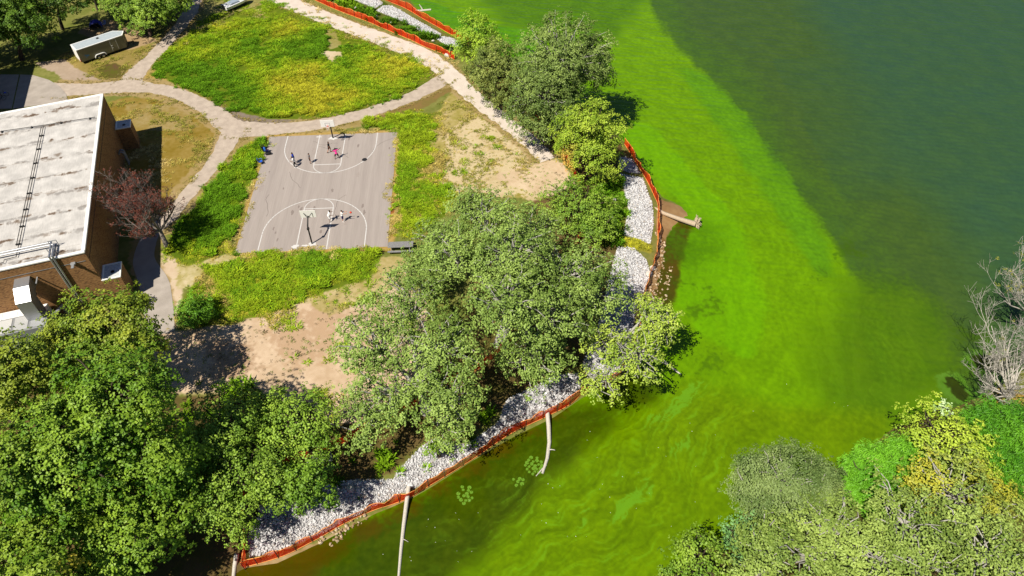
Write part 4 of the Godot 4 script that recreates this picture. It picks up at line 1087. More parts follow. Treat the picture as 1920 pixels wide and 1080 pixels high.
func make_grass() -> void:
	var tall := tuft_mesh(10, 0.55, 0.40, 1, 0.042)
	var short := tuft_mesh(9, 0.16, 0.22, 2, 0.02)
	var bushy := tuft_mesh(16, 0.8, 0.5, 3, 0.055)
	var g := [Color(0.080, 0.180, 0.006), Color(0.138, 0.250, 0.008), Color(0.215, 0.295, 0.011), Color(0.330, 0.325, 0.020)]
	var dry := [Color(0.20, 0.20, 0.03), Color(0.34, 0.27, 0.07), Color(0.46, 0.36, 0.15)]
	var lawn := PackedVector2Array([Vector2(-58.14,-105.28),Vector2(-56.56,-111.08),Vector2(-53.18,-114.79),Vector2(-49.82,-119.26),Vector2(-45.52,-120.87),Vector2(-39.57,-119.66),Vector2(-33.48,-117.29),Vector2(-31.3,-112.92),Vector2(-31.98,-109.28),Vector2(-31.26,-106.31),Vector2(-28,-106.65),Vector2(-28.28,-111.08),Vector2(-24.06,-109.82),Vector2(-16.42,-104.61),Vector2(-13.16,-101.63),Vector2(-15.33,-97.67),Vector2(-19.41,-93.89),Vector2(-24.61,-90.99),Vector2(-29.89,-89.59),Vector2(-36.25,-89.86),Vector2(-41.59,-92.14),Vector2(-46.46,-95.08),Vector2(-51.61,-98.44),Vector2(-56.34,-101.3)])
	sow("lawn_weeds", "tall yellow-green weeds filling the lawn inside the loop of paths", tall, [lawn], 46.0, [g[0], g[1], g[2], g[2], g[3]], Vector2(0.35, 0.75), 31, -0.5)
	sow("lawn_weeds", "thinner green growth on the upper edge of the big lawn", short, [PackedVector2Array([Vector2(-49.64,-122.09),Vector2(-43.11,-126.94),Vector2(-33.92,-119.66),Vector2(-23.46,-111.99),Vector2(-14.84,-106.31),Vector2(-12.08,-101.95),Vector2(-16.42,-104.61),Vector2(-24.06,-109.82),Vector2(-31.34,-115.74),Vector2(-39.57,-119.66)]), PackedVector2Array([Vector2(-55.97,-109.28),Vector2(-56.09,-113.85),Vector2(-53.64,-122.71),Vector2(-52.11,-127.6),Vector2(-43.76,-129.8),Vector2(-40.34,-125.44),Vector2(-45.42,-120.46),Vector2(-49.61,-118.47),Vector2(-53.01,-114.22)])], 24.0, [g[1], g[2], dry[0]], Vector2(0.7, 1.3), 32, -0.2)
	sow("tall_weeds", "tall green weeds between the narrow path and the court", tall, [PackedVector2Array([Vector2(-36.45,-83.68),Vector2(-34.84,-83.94),Vector2(-34.87,-74.5),Vector2(-34.43,-65.51),Vector2(-34.17,-62.61),Vector2(-36.16,-61.21),Vector2(-39.7,-60.3),Vector2(-41.42,-62.61),Vector2(-41.04,-66.51),Vector2(-39.36,-73.38),Vector2(-38.11,-79.19)])], 44.0, [g[0], g[1], g[2], g[3]], Vector2(0.45, 0.95), 33, -0.4)
	sow("tall_weeds", "tall green weeds in a band below the court", tall, [PackedVector2Array([Vector2(-37.19,-54.41),Vector2(-35.16,-57.8),Vector2(-31.03,-59.93),Vector2(-25.45,-60.48),Vector2(-20.42,-60.84),Vector2(-15.87,-61.21),Vector2(-16.59,-58.5),Vector2(-19.77,-56.93),Vector2(-22.57,-55.4),Vector2(-25.1,-53.02),Vector2(-28.78,-51.04),Vector2(-31.42,-49.96),Vector2(-33.54,-50.27),Vector2(-33.58,-53.42)])], 44.0, [g[0], g[1], g[2], g[2]], Vector2(0.4, 0.85), 34, -0.40)
	sow("tall_weeds", "tall green weeds in a strip along the east side of the court", tall, [PackedVector2Array([Vector2(-15.92,-85.51),Vector2(-12.53,-88.89),Vector2(-11.53,-84.2),Vector2(-11.99,-77.99),Vector2(-10.94,-73.94),Vector2(-7.72,-73.16),Vector2(-7.8,-68.55),Vector2(-10.55,-65.02),Vector2(-12.38,-63.47),Vector2(-14.18,-64.43),Vector2(-14.88,-74.5)]), PackedVector2Array([Vector2(-21.79,-87.93),Vector2(-17.37,-90.15),Vector2(-13.47,-90.71),Vector2(-14.78,-87.93),Vector2(-18.47,-86.31)])], 44.0, [g[0], g[1], g[1], g[2]], Vector2(0.4, 0.85), 35, -0.45)
	sow("low_weeds", "low mixed growth round the taller weeds by the court", short, [PackedVector2Array([Vector2(-36.36,-83.94),Vector2(-34.46,-83.94),Vector2(-34.72,-74.5),Vector2(-34.3,-65.02),Vector2(-33.28,-61.21),Vector2(-38.18,-58.5),Vector2(-41.6,-61.21),Vector2(-41.56,-65.02),Vector2(-40.11,-71.19),Vector2(-38.11,-79.19)]), PackedVector2Array([Vector2(-37.61,-53.83),Vector2(-35.05,-58.5),Vector2(-30.54,-60.48),Vector2(-23,-61.03),Vector2(-15.38,-61.4),Vector2(-15.73,-56.76),Vector2(-19.39,-54.65),Vector2(-23.82,-52.62),Vector2(-26.93,-50.65),Vector2(-31.29,-49.51),Vector2(-35.88,-49.36)]), PackedVector2Array([Vector2(-21.08,-88.48),Vector2(-15.85,-90.71),Vector2(-9.96,-91.56),Vector2(-10.72,-85.51),Vector2(-9.53,-79.19),Vector2(-9.21,-74.5),Vector2(-6.32,-73.16),Vector2(-7.43,-68.03),Vector2(-10.47,-64.04),Vector2(-14.21,-63.47),Vector2(-15.15,-75.65),Vector2(-16.2,-85.25)])], 16.0, [g[1], g[2], g[3], dry[1]], Vector2(0.7, 1.5), 45, -0.45)
	sow("dry_grass", "short dry grass on the sandy ground and the turf by the hall", short, [PackedVector2Array([Vector2(-61.88,-93.89),Vector2(-54.61,-95.08),Vector2(-47.9,-91.85),Vector2(-42.49,-86.31),Vector2(-41.75,-81.65),Vector2(-43.05,-73.94),Vector2(-44.59,-70.12),Vector2(-49.39,-70.12),Vector2(-54.11,-80.41)]), PackedVector2Array([Vector2(-12.36,-86.85),Vector2(-9.09,-97.2),Vector2(-6.51,-94.78),Vector2(-0.77,-86.85),Vector2(4.4,-79.19),Vector2(2.83,-74.5),Vector2(-4.18,-72.28),Vector2(-9.21,-74.5)]), PackedVector2Array([Vector2(-74.23,-107.35),Vector2(-73.08,-109.82),Vector2(-63.08,-109.28),Vector2(-60.47,-111.99),Vector2(-60.68,-106.31),Vector2(-61.78,-100.02),Vector2(-64.73,-100.02)]), PackedVector2Array([Vector2(-56.26,-110.18),Vector2(-54.39,-115.74),Vector2(-51.17,-124.17),Vector2(-43.36,-128.03),Vector2(-43.82,-121.68),Vector2(-48.86,-115.74)]), PackedVector2Array([Vector2(-38.53,-123.75),Vector2(-32.03,-119.66),Vector2(-21.66,-111.99),Vector2(-14,-106.65),Vector2(-10.38,-101.95),Vector2(-11.86,-101.3),Vector2(-16.45,-104.94),Vector2(-25.14,-111.08)]), PackedVector2Array([Vector2(-8.73,-106.31),Vector2(-10.56,-107.69),Vector2(-17.18,-112.36),Vector2(-25.33,-118.86),Vector2(-36.38,-127.6),Vector2(-39.42,-128.03),Vector2(-30.42,-121.28),Vector2(-21.07,-114.6),Vector2(-14.2,-109.1),Vector2(-9.43,-103.27)])], 9.0, dry, Vector2(0.6, 1.2), 36, -0.1)
	sow("dry_grass", "tan dry grass fringing the court's edges", short, [PackedVector2Array([Vector2(-16.69,-85.51),Vector2(-15.85,-85.51),Vector2(-15.02,-74.5),Vector2(-14.53,-64.04),Vector2(-15,-61.95),Vector2(-15.46,-68.03)]), PackedVector2Array([Vector2(-33.05,-60.84),Vector2(-14.99,-61.86),Vector2(-14.4,-61.21),Vector2(-22.9,-60.48),Vector2(-30.36,-59.75),Vector2(-33.42,-59.39)]), PackedVector2Array([Vector2(-26.12,-86.04),Vector2(-16.61,-86.85),Vector2(-16.47,-85.64),Vector2(-24.45,-85.25)]), PackedVector2Array([Vector2(-34.44,-75.65),Vector2(-35.3,-83.94),Vector2(-34.74,-84.46),Vector2(-33.05,-60.84),Vector2(-33.92,-61.21)])], 34.0, [dry[0], dry[1], dry[2], g[3]], Vector2(0.6, 1.3), 37, -0.5)
	sow("litter", "twigs and sparse sprouts scattered over the bare dirt", short, [PackedVector2Array([Vector2(-39.14,-48.76),Vector2(-31.18,-49.13),Vector2(-23.66,-51.83),Vector2(-15.93,-55.91),Vector2(-11.75,-51.04),Vector2(-17.05,-40.46),Vector2(-25.73,-41.11),Vector2(-33.56,-40.46)]), PackedVector2Array([Vector2(-9.44,-89.59),Vector2(0,-85.51),Vector2(8.82,-73.94),Vector2(2.76,-70.97),Vector2(-9.17,-73.94)]), PackedVector2Array([Vector2(-39.72,-59.39),Vector2(-33.77,-60.66),Vector2(-34.93,-58.06),Vector2(-37.71,-55.07)])], 3.0, [Color(0.10, 0.075, 0.04), g[1], dry[1]], Vector2(0.3, 0.9), 44, -0.3)
	sow("weeds", "scattered green weeds on the dirt above the tree line", short, [PackedVector2Array([Vector2(-28,-50.27),Vector2(-23.82,-52.62),Vector2(-20.53,-54.24),Vector2(-16.04,-56.76),Vector2(-14.39,-53.42),Vector2(-18.8,-51.04),Vector2(-24.17,-48.76)]), PackedVector2Array([Vector2(-23.09,-43.76),Vector2(-17.04,-47.28),Vector2(-15.78,-39.2),Vector2(-21.31,-40.46)]), PackedVector2Array([Vector2(-9.35,-88.2),Vector2(2.22,-80.41),Vector2(-4.29,-75.65),Vector2(-9.29,-75.65)])], 10.0, [g[1], g[2], dry[1]], Vector2(0.8, 1.6), 38, 0.12)
	sow("undergrowth", "dark green planted row behind the upper orange fence", bushy, [PackedVector2Array([Vector2(-36.52,-133.43),Vector2(-31.64,-128.47),Vector2(-25.95,-123.13),Vector2(-21.22,-119.67),Vector2(-15.62,-114.99),Vector2(-10.24,-109.47),Vector2(-10.8,-108.41),Vector2(-17.35,-113.86),Vector2(-24.52,-119.67),Vector2(-29.96,-124.17),Vector2(-35.93,-130.24)])], 14.0, [g[0] * 0.6, g[0], g[1]], Vector2(0.6, 1.0), 39, -0.2)
	sow("undergrowth", "leafy undergrowth on the bank west of the eastern stones", bushy, [PackedVector2Array([Vector2(10.44,-73.63),Vector2(14.28,-75.33),Vector2(14.56,-68.78),Vector2(13.45,-63.49),Vector2(12.2,-61.42),Vector2(9.78,-63.3)])], 12.0, [g[0], g[1], g[2]], Vector2(0.5, 1.0), 40, -0.3)
	sow("undergrowth", "sparse undergrowth in the shade on the southern bank", bushy, [PackedVector2Array([Vector2(-16.5,-31.2),Vector2(-13.82,-32.82),Vector2(-10.11,-35.07),Vector2(-5.14,-36.82),Vector2(-1.57,-38.64),Vector2(-3.03,-35.07),Vector2(-8.09,-35.07),Vector2(-10.77,-32.01),Vector2(-14.48,-30.68),Vector2(-16.99,-28.63)]), PackedVector2Array([Vector2(-34.04,-41.83),Vector2(-25.69,-40.85),Vector2(-18.52,-36.82),Vector2(-17.18,-29.64),Vector2(-23,-28.13),Vector2(-29.12,-31.2)]), PackedVector2Array([Vector2(-54.52,-47.28),Vector2(-36.28,-43.76),Vector2(-33.15,-39.2),Vector2(-30.27,-26.14),Vector2(-42.22,-22.5)])], 5.0, [g[0] * 0.7, g[0], g[1]], Vector2(0.5, 1.0), 41, -0.1)
	var fx := []; var fc := []
	for l in path_lines().slice(0, 4):
		var c := smooth_line(l[0], 0.35)
		for i in range(1, c.size() - 1):
			var d := (c[i + 1] - c[i - 1]).normalized()
			var w: float = l[1][clampi(int(float(i) / c.size() * l[1].size()), 0, l[1].size() - 1)] / 2
			for s in [-1.0, 1.0]:
				for k in 3:
					if rng.randf() < 0.55: continue
					var p: Vector2 = c[i] + Vector2(-d.y, d.x) * s * (w + absf(rng.randfn(0.0, 0.45)) + 0.05) + d * rng.randf_range(-0.3, 0.3)
					var q: Color = [dry[2], dry[0], dry[1], dry[1]][rng.randi() % 4] * rng.randf_range(0.7, 1.2)
					fx.append(Transform3D(Basis(Vector3.UP, rng.randf() * TAU).scaled(Vector3.ONE * rng.randf_range(0.5, 1.1)), Vector3(p.x, 0.0, p.y)))
					fc.append(Color(q.r, q.g, q.b))
	tag(many("path_fringe", short, M.blade, fx, fc), "ragged dry grass along the edges of the paths", "grass", "", "stuff")
	sow("strand_grass", "olive grass strip between two beds of shore stones", short, [PackedVector2Array([Vector2(13.24,-63.54),Vector2(17.09,-62.97),Vector2(16.89,-61.47),Vector2(12.95,-62.02)])], 30.0, [g[3], dry[0], g[2]], Vector2(0.9, 1.6), 42, -0.5)

# ------------------------------------------------------------------ trees
func spray_mesh(sd: int, leaves: int, radius: float, length: float, width: float, droop: float) -> ArrayMesh:
	var r := RandomNumberGenerator.new()
	r.seed = sd
	var st := begin()
	for i in leaves:
		var a := r.randf() * TAU
		var out := Vector3(cos(a), 0, sin(a))
		var c := out * radius * sqrt(r.randf()) + Vector3.UP * r.randf_range(-0.10, 0.10)
		var d := (out + Vector3(r.randf_range(-0.8, 0.8), r.randf_range(-0.5, 0.4) - droop, r.randf_range(-0.8, 0.8))).normalized()
		var nrm := (Vector3.UP + Vector3(r.randf_range(-0.7, 0.7), 0, r.randf_range(-0.7, 0.7))).normalized()
		var s := d.cross(nrm).normalized() * width * 0.5
		var l := length * r.randf_range(0.75, 1.2)
		tri(st, c - d * l * 0.5, c - s, c + d * l * 0.5)
		tri(st, c - d * l * 0.5, c + d * l * 0.5, c + s)
	return done(st)

var sprays := {}

# lobes: [centre, radius, half height]; kind: leaf style; cs: two linear colours; tips: a third colour for turning leaves
func tree(called: String, label: String, group: String, foot: Vector3, lobes: Array, cs: Array, opt := {}) -> void:
	var o := thing(called, label, "tree", foot, 0.0, group)
	var r := RandomNumberGenerator.new()
	r.seed = hash(label)
	var kind: String = opt.get("kind", "broad")
	if sprays.is_empty():
		sprays.broad = spray_mesh(1, 9, 0.20, 0.19, 0.14, 0.15)
		sprays.fine = spray_mesh(2, 12, 0.22, 0.15, 0.10, 0.1)
		sprays.maple = spray_mesh(3, 9, 0.22, 0.21, 0.18, 0.25)
		sprays.willow = spray_mesh(4, 16, 0.34, 0.34, 0.05, 0.9)
	# trunk and limbs
	var bark: Material = opt.get("bark", M.bark)
	var top := Vector3.ZERO
	for l in lobes: top += l[0]
	top = top / lobes.size() - foot
	var low := 1e9
	for l in lobes: low = minf(low, l[0].y - l[2])
	var forkh := clampf((low - foot.y) + 0.8, 1.2, top.y * 0.6)
	var tr: float = opt.get("girth", 0.10 + 0.022 * top.y * sqrt(float(lobes.size())))
	var fork := Vector3(top.x * 0.35, forkh, top.z * 0.35)
	var st := begin()
	tube(st, [Vector3(0, -0.5, 0), Vector3(0, 0.15, 0), fork * Vector3(0.3, 0.5, 0.3), fork], [tr * 1.7, tr * 1.25, tr, tr * 0.8], 9)
	obj("trunk", done(st), bark, o)
	var xf := []; var col := []
	var hue := FastNoiseLite.new()
	hue.seed = hash(label) % 10000; hue.frequency = 0.22; hue.fractal_octaves = 3
	var dens: float = opt.get("dense", 1.0)
	var clump: float = opt.get("clump", 0.95)
	var leaf_size: float = opt.get("size", 1.0)
	for l in lobes:
		var c: Vector3 = l[0] - foot
		var rad: float = l[1]; var hv: float = l[2]
		st = begin()
		var bend := fork.lerp(c, 0.5) + Vector3(r.randf_range(-0.5, 0.5), r.randf_range(0.0, 0.6), r.randf_range(-0.5, 0.5))
		var lr: float = tr * (0.55 if lobes.size() > 1 else 0.75)
		tube(st, [fork, bend, c], [lr, lr * 0.7, lr * 0.42], 7)
		var cs_n := maxi(14, int(4.0 * PI * pow(rad * rad * hv, 0.6667) * 0.86 / (clump * clump * 1.15)))
		for i in cs_n:
			var yy := 1.0 - 2.0 * (i + 0.5) / cs_n
			var a := i * 2.399963 + r.randf_range(-0.35, 0.35)
			yy = clampf(yy + r.randf_range(-0.08, 0.08), -1.0, 1.0)
			if yy < opt.get("floor", -0.6): continue
			var ring := sqrt(maxf(0.0, 1.0 - yy * yy))
			var dir := Vector3(cos(a) * ring, yy, sin(a) * ring)
			var wob := 1.0 + 0.30 * hue.get_noise_3d(dir.x * 6.0 + c.x, dir.y * 6.0, dir.z * 6.0 + c.z) * 2.0
			var deep := r.randf()
			var reach: float = (0.88 + 0.12 * r.randf() if deep < 0.72 else 0.45 + 0.4 * r.randf()) * wob - clump * 0.35 / rad
			if r.randf() < opt.get("gaps", 0.06): continue
			var cc := c + dir * Vector3(rad, hv, rad) * reach
			if cc.y < 0.35: continue
			if i % int(opt.get("twigs", 4)) == 0:
				var m := c.lerp(cc, 0.45) + Vector3(r.randf_range(-0.6, 0.6), r.randf_range(-0.9, 0.1), r.randf_range(-0.6, 0.6))
				var m2 := m.lerp(cc, 0.6) + Vector3(r.randf_range(-0.35, 0.35), r.randf_range(-0.1, 0.4), r.randf_range(-0.35, 0.35))
				tube(st, [c.lerp(fork, 0.25), m, m2, cc + dir * clump * 0.15], [lr * 0.34, maxf(lr * 0.25, 0.06), 0.05, 0.02], 4, false)
			var cr := clump * r.randf_range(0.7, 1.25)
			var n := int(16.5 * dens * cr * cr)
			var tone := r.randf_range(-0.22, 0.22)
			for k in n:
				var v := Vector3(r.randfn(0, 0.5), r.randfn(0, 0.5), r.randfn(0, 0.5))
				v = v.limit_length(1.1)
				var p := cc + v * Vector3(cr, cr * 0.75, cr)
				var up := (dir * 0.7 + v * 0.5 + Vector3.UP * 0.75 + Vector3(r.randf_range(-0.5, 0.5), r.randf_range(-0.3, 0.3), r.randf_range(-0.5, 0.5))).normalized()
				var b: Basis
				if kind == "willow":
					b = Basis(Vector3.UP, r.randf() * TAU)
				else:
					var sx := up.cross(Vector3(0.3, 0.1, 0.95)).normalized()
					b = Basis(sx, up, sx.cross(up)).rotated(up, r.randf() * TAU)
				xf.append(Transform3D(b.scaled(Vector3.ONE * r.randf_range(0.65, 1.3) * leaf_size), p))
				var h := clampf(hue.get_noise_3d(p.x + foot.x, p.y, p.z + foot.z) * 0.9 + 0.5 + tone + r.randf_range(-0.2, 0.2), 0.0, 1.0)
				var q: Color = cs[0].lerp(cs[1], h)
				if opt.has("tips"):
					var t := clampf((hue.get_noise_3d(p.x * 0.45 + 40.0, p.y * 0.45, p.z * 0.45) - opt.get("tip_at", 0.15)) * 4.0, 0.0, 1.0)
					q = q.lerp(opt.tips, t * r.randf_range(0.4, 1.0))
				q = Color(q.r * 1.62, q.g * 1.74, q.b * 1.55)
				col.append(Color(q.r, q.g, q.b, 1.0))
		obj("limb", done(st), bark, o)
	var crown := many("crown", sprays[kind], M.leaf, xf, col, o)
	crown.set_meta("kind", "stuff")

func bare_branch(st: SurfaceTool, twigs: Array, r: RandomNumberGenerator, p: Vector3, d: Vector3, ln: float, rad: float, depth: int, thick := 4) -> void:
	var pts := [p]; var rs := [rad]
	var q := p; var dd := d
	var seg := 4 if depth > 1 else 3
	for i in seg:
		dd = (dd + Vector3(r.randf_range(-0.22, 0.22), r.randf_range(-0.08, 0.2), r.randf_range(-0.22, 0.22))).normalized()
		q += dd * ln / seg
		pts.append(q); rs.append(maxf(rad * (1.0 - 0.62 * (i + 1) / seg), 0.011))
	tube(st, pts, rs, 6 if depth > 2 else (4 if depth > 1 else 3), false)
	if depth == 0:
		twigs.append(q)
		return
	var kids := thick if depth > 1 else thick + 1
	for k in kids:
		var t := 0.35 + 0.65 * (k + r.randf()) / kids
		var i := clampi(int(t * seg), 1, seg)
		var side := Vector3(r.randf_range(-1, 1), r.randf_range(-0.25, 0.7), r.randf_range(-1, 1)).normalized()
		bare_branch(st, twigs, r, pts[i], (dd * 0.75 + side * 0.75).normalized(), ln * r.randf_range(0.5, 0.72), maxf(rs[i] * 0.75, 0.012), depth - 1, thick)

func bare_tree(label: String, foot: Vector3, starts: Array, bark: Material, girth: float, leaf_cols: Array, leaves: float, sd: int, thick := 4, limb := 0.6) -> void:
	var o := thing("bare_tree", label, "tree", foot)
	var r := RandomNumberGenerator.new()
	r.seed = sd
	var st := begin()
	var fork: Vector3 = starts[0]
	tube(st, [Vector3(0, -0.4, 0), Vector3(0, 0.2, 0), fork * 0.55, fork], [girth * 1.5, girth * 1.15, girth, girth * 0.85], 9)
	obj("trunk", done(st), bark, o)
	var twigs := []
	for i in range(1, starts.size()):
		st = begin()
		var e: Vector3 = starts[i]
		bare_branch(st, twigs, r, fork, (e - fork).normalized(), (e - fork).length() * 0.72, girth * limb, 4, thick)
		obj("limb", done(st), bark, o)
	if leaves > 0.0:
		var xf := []; var col := []
		for t in twigs:
			if r.randf() > leaves: continue
			xf.append(Transform3D(Basis.from_euler(Vector3(r.randf() * 3, r.randf() * 6, r.randf() * 3)).scaled(Vector3.ONE * r.randf_range(0.5, 0.95)), t))
			col.append(leaf_cols[0].lerp(leaf_cols[1], r.randf()))
		many("crown", sprays.fine, M.leaf, xf, col, o).set_meta("kind", "stuff")

func foot_at(p: Vector3) -> Vector3:
	return Vector3(p.x, ground_y(p.x, p.z), p.z)

func make_trees() -> void:
	var cotton := [Color(0.080, 0.125, 0.020), Color(0.200, 0.262, 0.062)]
	var olive := [Color(0.082, 0.122, 0.020), Color(0.208, 0.258, 0.062)]
	var fresh := [Color(0.068, 0.128, 0.010), Color(0.178, 0.248, 0.028)]
	var deep := [Color(0.034, 0.085, 0.005), Color(0.110, 0.182, 0.014)]
	var gold := [Color(0.120, 0.185, 0.010), Color(0.275, 0.330, 0.035)]
	var yellow := Color(0.29, 0.255, 0.02)
	# upper left
	tree("maple_tree", "dark green maple at the upper left corner beside the apron", "", foot_at(Vector3(-80.15,0,-106.31)), [[Vector3(-77.65,6,-107.43),4.4,4.4], [Vector3(-79.9,8,-107.8),4.18,4.18]], [deep[0] * 0.8, deep[1] * 0.85], {"dense": 1.2, "kind": "maple"})
	tree("maple_tree", "dark green maple in the row behind the trailer", "", foot_at(Vector3(-78.04,0,-116.71)), [[Vector3(-74.63,7,-115.11),5.28,4.05]], [deep[0] * 0.7, deep[1] * 0.7], {"kind": "maple"})
	tree("maple_tree", "dark maple left of the lit grass strip at the frame's corner", "", foot_at(Vector3(-87.96,0,-109.28)), [[Vector3(-83.81,7,-105.39),5.39,4.91]], [deep[0] * 0.7, deep[1] * 0.7], {"kind": "maple"})
	tree("maple_tree", "bright green rounded maple between the trailer and the path", "", foot_at(Vector3(-61.97,0,-114.22)), [[Vector3(-61.52,5,-116.73),6.48,3.56], [Vector3(-60.97,6.5,-119.07),5.96,3.34]], [fresh[0], fresh[1] * 1.05], {"kind": "maple"})
	tree("maple_tree", "dark tree above the trailer cut by the top of the view", "", foot_at(Vector3(-74.82,0,-124.17)), [[Vector3(-70.88,8,-120.61),4.97,3.93]], deep, {"kind": "maple"})
	# shoreline row in the upper middle
	tree("ash_tree", "yellow-green tree at the end of the upper fence", "shoreline trees above the path", foot_at(Vector3(-4.95,0,-102.45)), [[Vector3(-5.06,5.41,-101.02),3.59,4.21]], [Color(0.11, 0.19, 0.010), Color(0.25, 0.33, 0.03)], {"clump": 0.85, "gaps": 0.0, "dense": 1.5})
	tree("ash_tree", "brownish green tree between the yellow-green one and the tall poplar", "shoreline trees above the path", foot_at(Vector3(-2.42,0,-93.15)), [[Vector3(-2.15,5.45,-91.91),3.84,4.65]], [Color(0.075, 0.10, 0.02), Color(0.17, 0.19, 0.045)], {"clump": 0.8, "gaps": 0.0, "dense": 1.4})
	tree("poplar_tree", "tall grey-green poplar standing highest on the shore above the path", "shoreline trees above the path", foot_at(Vector3(6.77,0,-86.18)), [[Vector3(6.53,11,-86.39),5.96,5.02], [Vector3(4.37,8,-82.38),4.94,4.74], [Vector3(4.29,5,-80.94),3.71,2.04], [Vector3(10.8,9,-88.14),3.06,4.54]], [Color(0.062, 0.094, 0.018), Color(0.168, 0.215, 0.055)], {"dense": 1.25, "gaps": 0.04, "clump": 0.8, "bark": M.pale_bark})
	tree("maple_tree", "yellow-green maple by the end of the shore path", "shoreline trees above the path", foot_at(Vector3(9.8,0,-74.73)), [[Vector3(9.81,6.44,-74.27),4.3,5.64]], gold, {"clump": 0.85, "dense": 1.35, "gaps": 0.02, "tips": Color(0.40, 0.20, 0.05), "tip_at": 0.33})
	tree("mulberry_tree", "fresh green low tree below the yellow-green maple", "", foot_at(Vector3(8.34,0,-66.51)), [[Vector3(7.88,3.2,-65.8),4.39,2.42], [Vector3(10.05,3,-62.16),2.39,2.61]], fresh, {"clump": 0.8})
	# the great cottonwoods in the middle
	var pale := {"bark": M.pale_bark, "clump": 1.0, "gaps": 0.24, "twigs": 2, "girth": 0.62}
	tree("cottonwood_tree", "great silvery cottonwood with pale limbs in the middle of the point", "great cottonwoods on the point", foot_at(Vector3(-1.13,0,-46.92)), [[Vector3(0,12,-48.7),4.58,3.54], [Vector3(-3.14,9,-57.6),3.54,1.95], [Vector3(-5.68,11,-49),3.61,2.76], [Vector3(5.61,10,-48.54),4.26,2.34], [Vector3(-0.48,12,-42.5),4.2,2.31], [Vector3(3.48,9,-43.22),3.98,3.25], [Vector3(8.27,7,-48.14),3.2,3.2], [Vector3(2.04,5,-41.43),3.67,2.02], [Vector3(2.23,9,-55.05),3.35,2.24]], cotton, pale)
	tree("cottonwood_tree", "wide cottonwood with thin yellow-flecked crown west of the tallest one", "great cottonwoods on the point", foot_at(Vector3(-8.37,0,-38.58)), [[Vector3(-9.65,9,-45.23),3.86,2.65], [Vector3(-12.75,8,-40.84),3.92,2.16], [Vector3(-6.09,10,-38.63),4.03,2.34], [Vector3(-11.33,7,-36.2),3.59,1.97], [Vector3(-5.52,8,-34.95),3.31,2.37], [Vector3(-5.69,4.5,-33.94),2.37,1.3], [Vector3(-13.23,5,-34.18),2.93,1.61]], [cotton[0], cotton[1]], {"bark": M.pale_bark, "clump": 1.0, "gaps": 0.26, "twigs": 2, "girth": 0.52, "tips": Color(0.36, 0.34, 0.03), "tip_at": 0.40})
	tree("cottonwood_tree", "cottonwood with feathery dark crown at the court's corner", "great cottonwoods on the point", foot_at(Vector3(-8.02,0,-56.76)), [[Vector3(-7.29,6,-56.64),3.38,2.18], [Vector3(-9.7,5,-53.12),2.85,2.38], [Vector3(-4.72,8,-60.11),2.6,2.18]], [cotton[0] * 0.85, cotton[1] * 0.9], {"bark": M.pale_bark, "clump": 0.9, "gaps": 0.2, "twigs": 3})
	tree("willow_tree", "yellow-green tree leaning out over the water from the stone bank", "", foot_at(Vector3(10.72,-0.6,-45.96)), [[Vector3(14.51,5.5,-45.01),2.1,2.97], [Vector3(12.08,4.5,-41.68),3.19,1.75], [Vector3(8.36,3.5,-39.14),2.23,1.23], [Vector3(8.83,5,-43.25),2.49,1.37], [Vector3(13.89,5,-48.14),1.53,1]], [Color(0.12, 0.18, 0.018), Color(0.275, 0.325, 0.05)], {"bark": M.pale_bark, "clump": 0.7, "gaps": 0.36, "twigs": 1})
	# lower left
	tree("maple_tree", "maple with yellowing top against the hall's south corner", "", foot_at(Vector3(-40.34,0,-40.78)), [[Vector3(-37.48,9,-41.79),4.51,2.48], [Vector3(-34.49,8,-39.91),2.82,2.22], [Vector3(-41.47,7,-40.38),3.46,2.5]], [Color(0.075, 0.125, 0.008), Color(0.20, 0.22, 0.02)], {"kind": "maple", "tips": Color(0.34, 0.24, 0.02), "tip_at": 0.10})
	tree("maple_tree", "olive maple at the left edge beside the white plant", "", foot_at(Vector3(-48.05,0,-37.36)), [[Vector3(-41.79,10,-35.47),3.16,3.78], [Vector3(-46.01,8,-34.95),2.76,3.53]], [Color(0.08, 0.12, 0.010), Color(0.19, 0.22, 0.02)], {"kind": "maple", "tips": Color(0.32, 0.25, 0.02), "tip_at": 0.3})
	tree("maple_tree", "huge dense green maple in the lower left corner", "", foot_at(Vector3(-34.86,0,-26.14)), [[Vector3(-30.53,14,-30.57),4.77,2.62], [Vector3(-28.75,10,-28.1),3.93,3.4], [Vector3(-32.92,12,-26.95),4.76,3.83], [Vector3(-29.48,7,-24.08),4.59,2.52], [Vector3(-27.25,7,-27.91),1.97,3.91]], [Color(0.050, 0.112, 0.005), Color(0.160, 0.232, 0.020)], {"kind": "maple", "girth": 0.6, "clump": 1.05})
	tree("maple_tree", "dense maple with orange tinged leaves cut by the left edge", "", foot_at(Vector3(-41.34,0,-22.5)), [[Vector3(-35.67,13,-25.09),3.43,3.43], [Vector3(-34.36,9,-22.54),4.29,2.36], [Vector3(-33.94,10,-18.67),3.65,2.01], [Vector3(-30.98,5,-20.59),3.62,1.99]], [Color(0.060, 0.120, 0.006), Color(0.180, 0.235, 0.022)], {"kind": "maple", "girth": 0.5, "tips": Color(0.42, 0.22, 0.02), "tip_at": 0.30})
	tree("ash_tree", "round light green ash below the dirt clearing", "ash trees above the southern bank", foot_at(Vector3(-26.68,0,-33.87)), [[Vector3(-25.04,6.5,-33.22),3.4,2.01], [Vector3(-25.31,5.5,-30.7),2.53,2.53]], fresh, {"clump": 0.85})
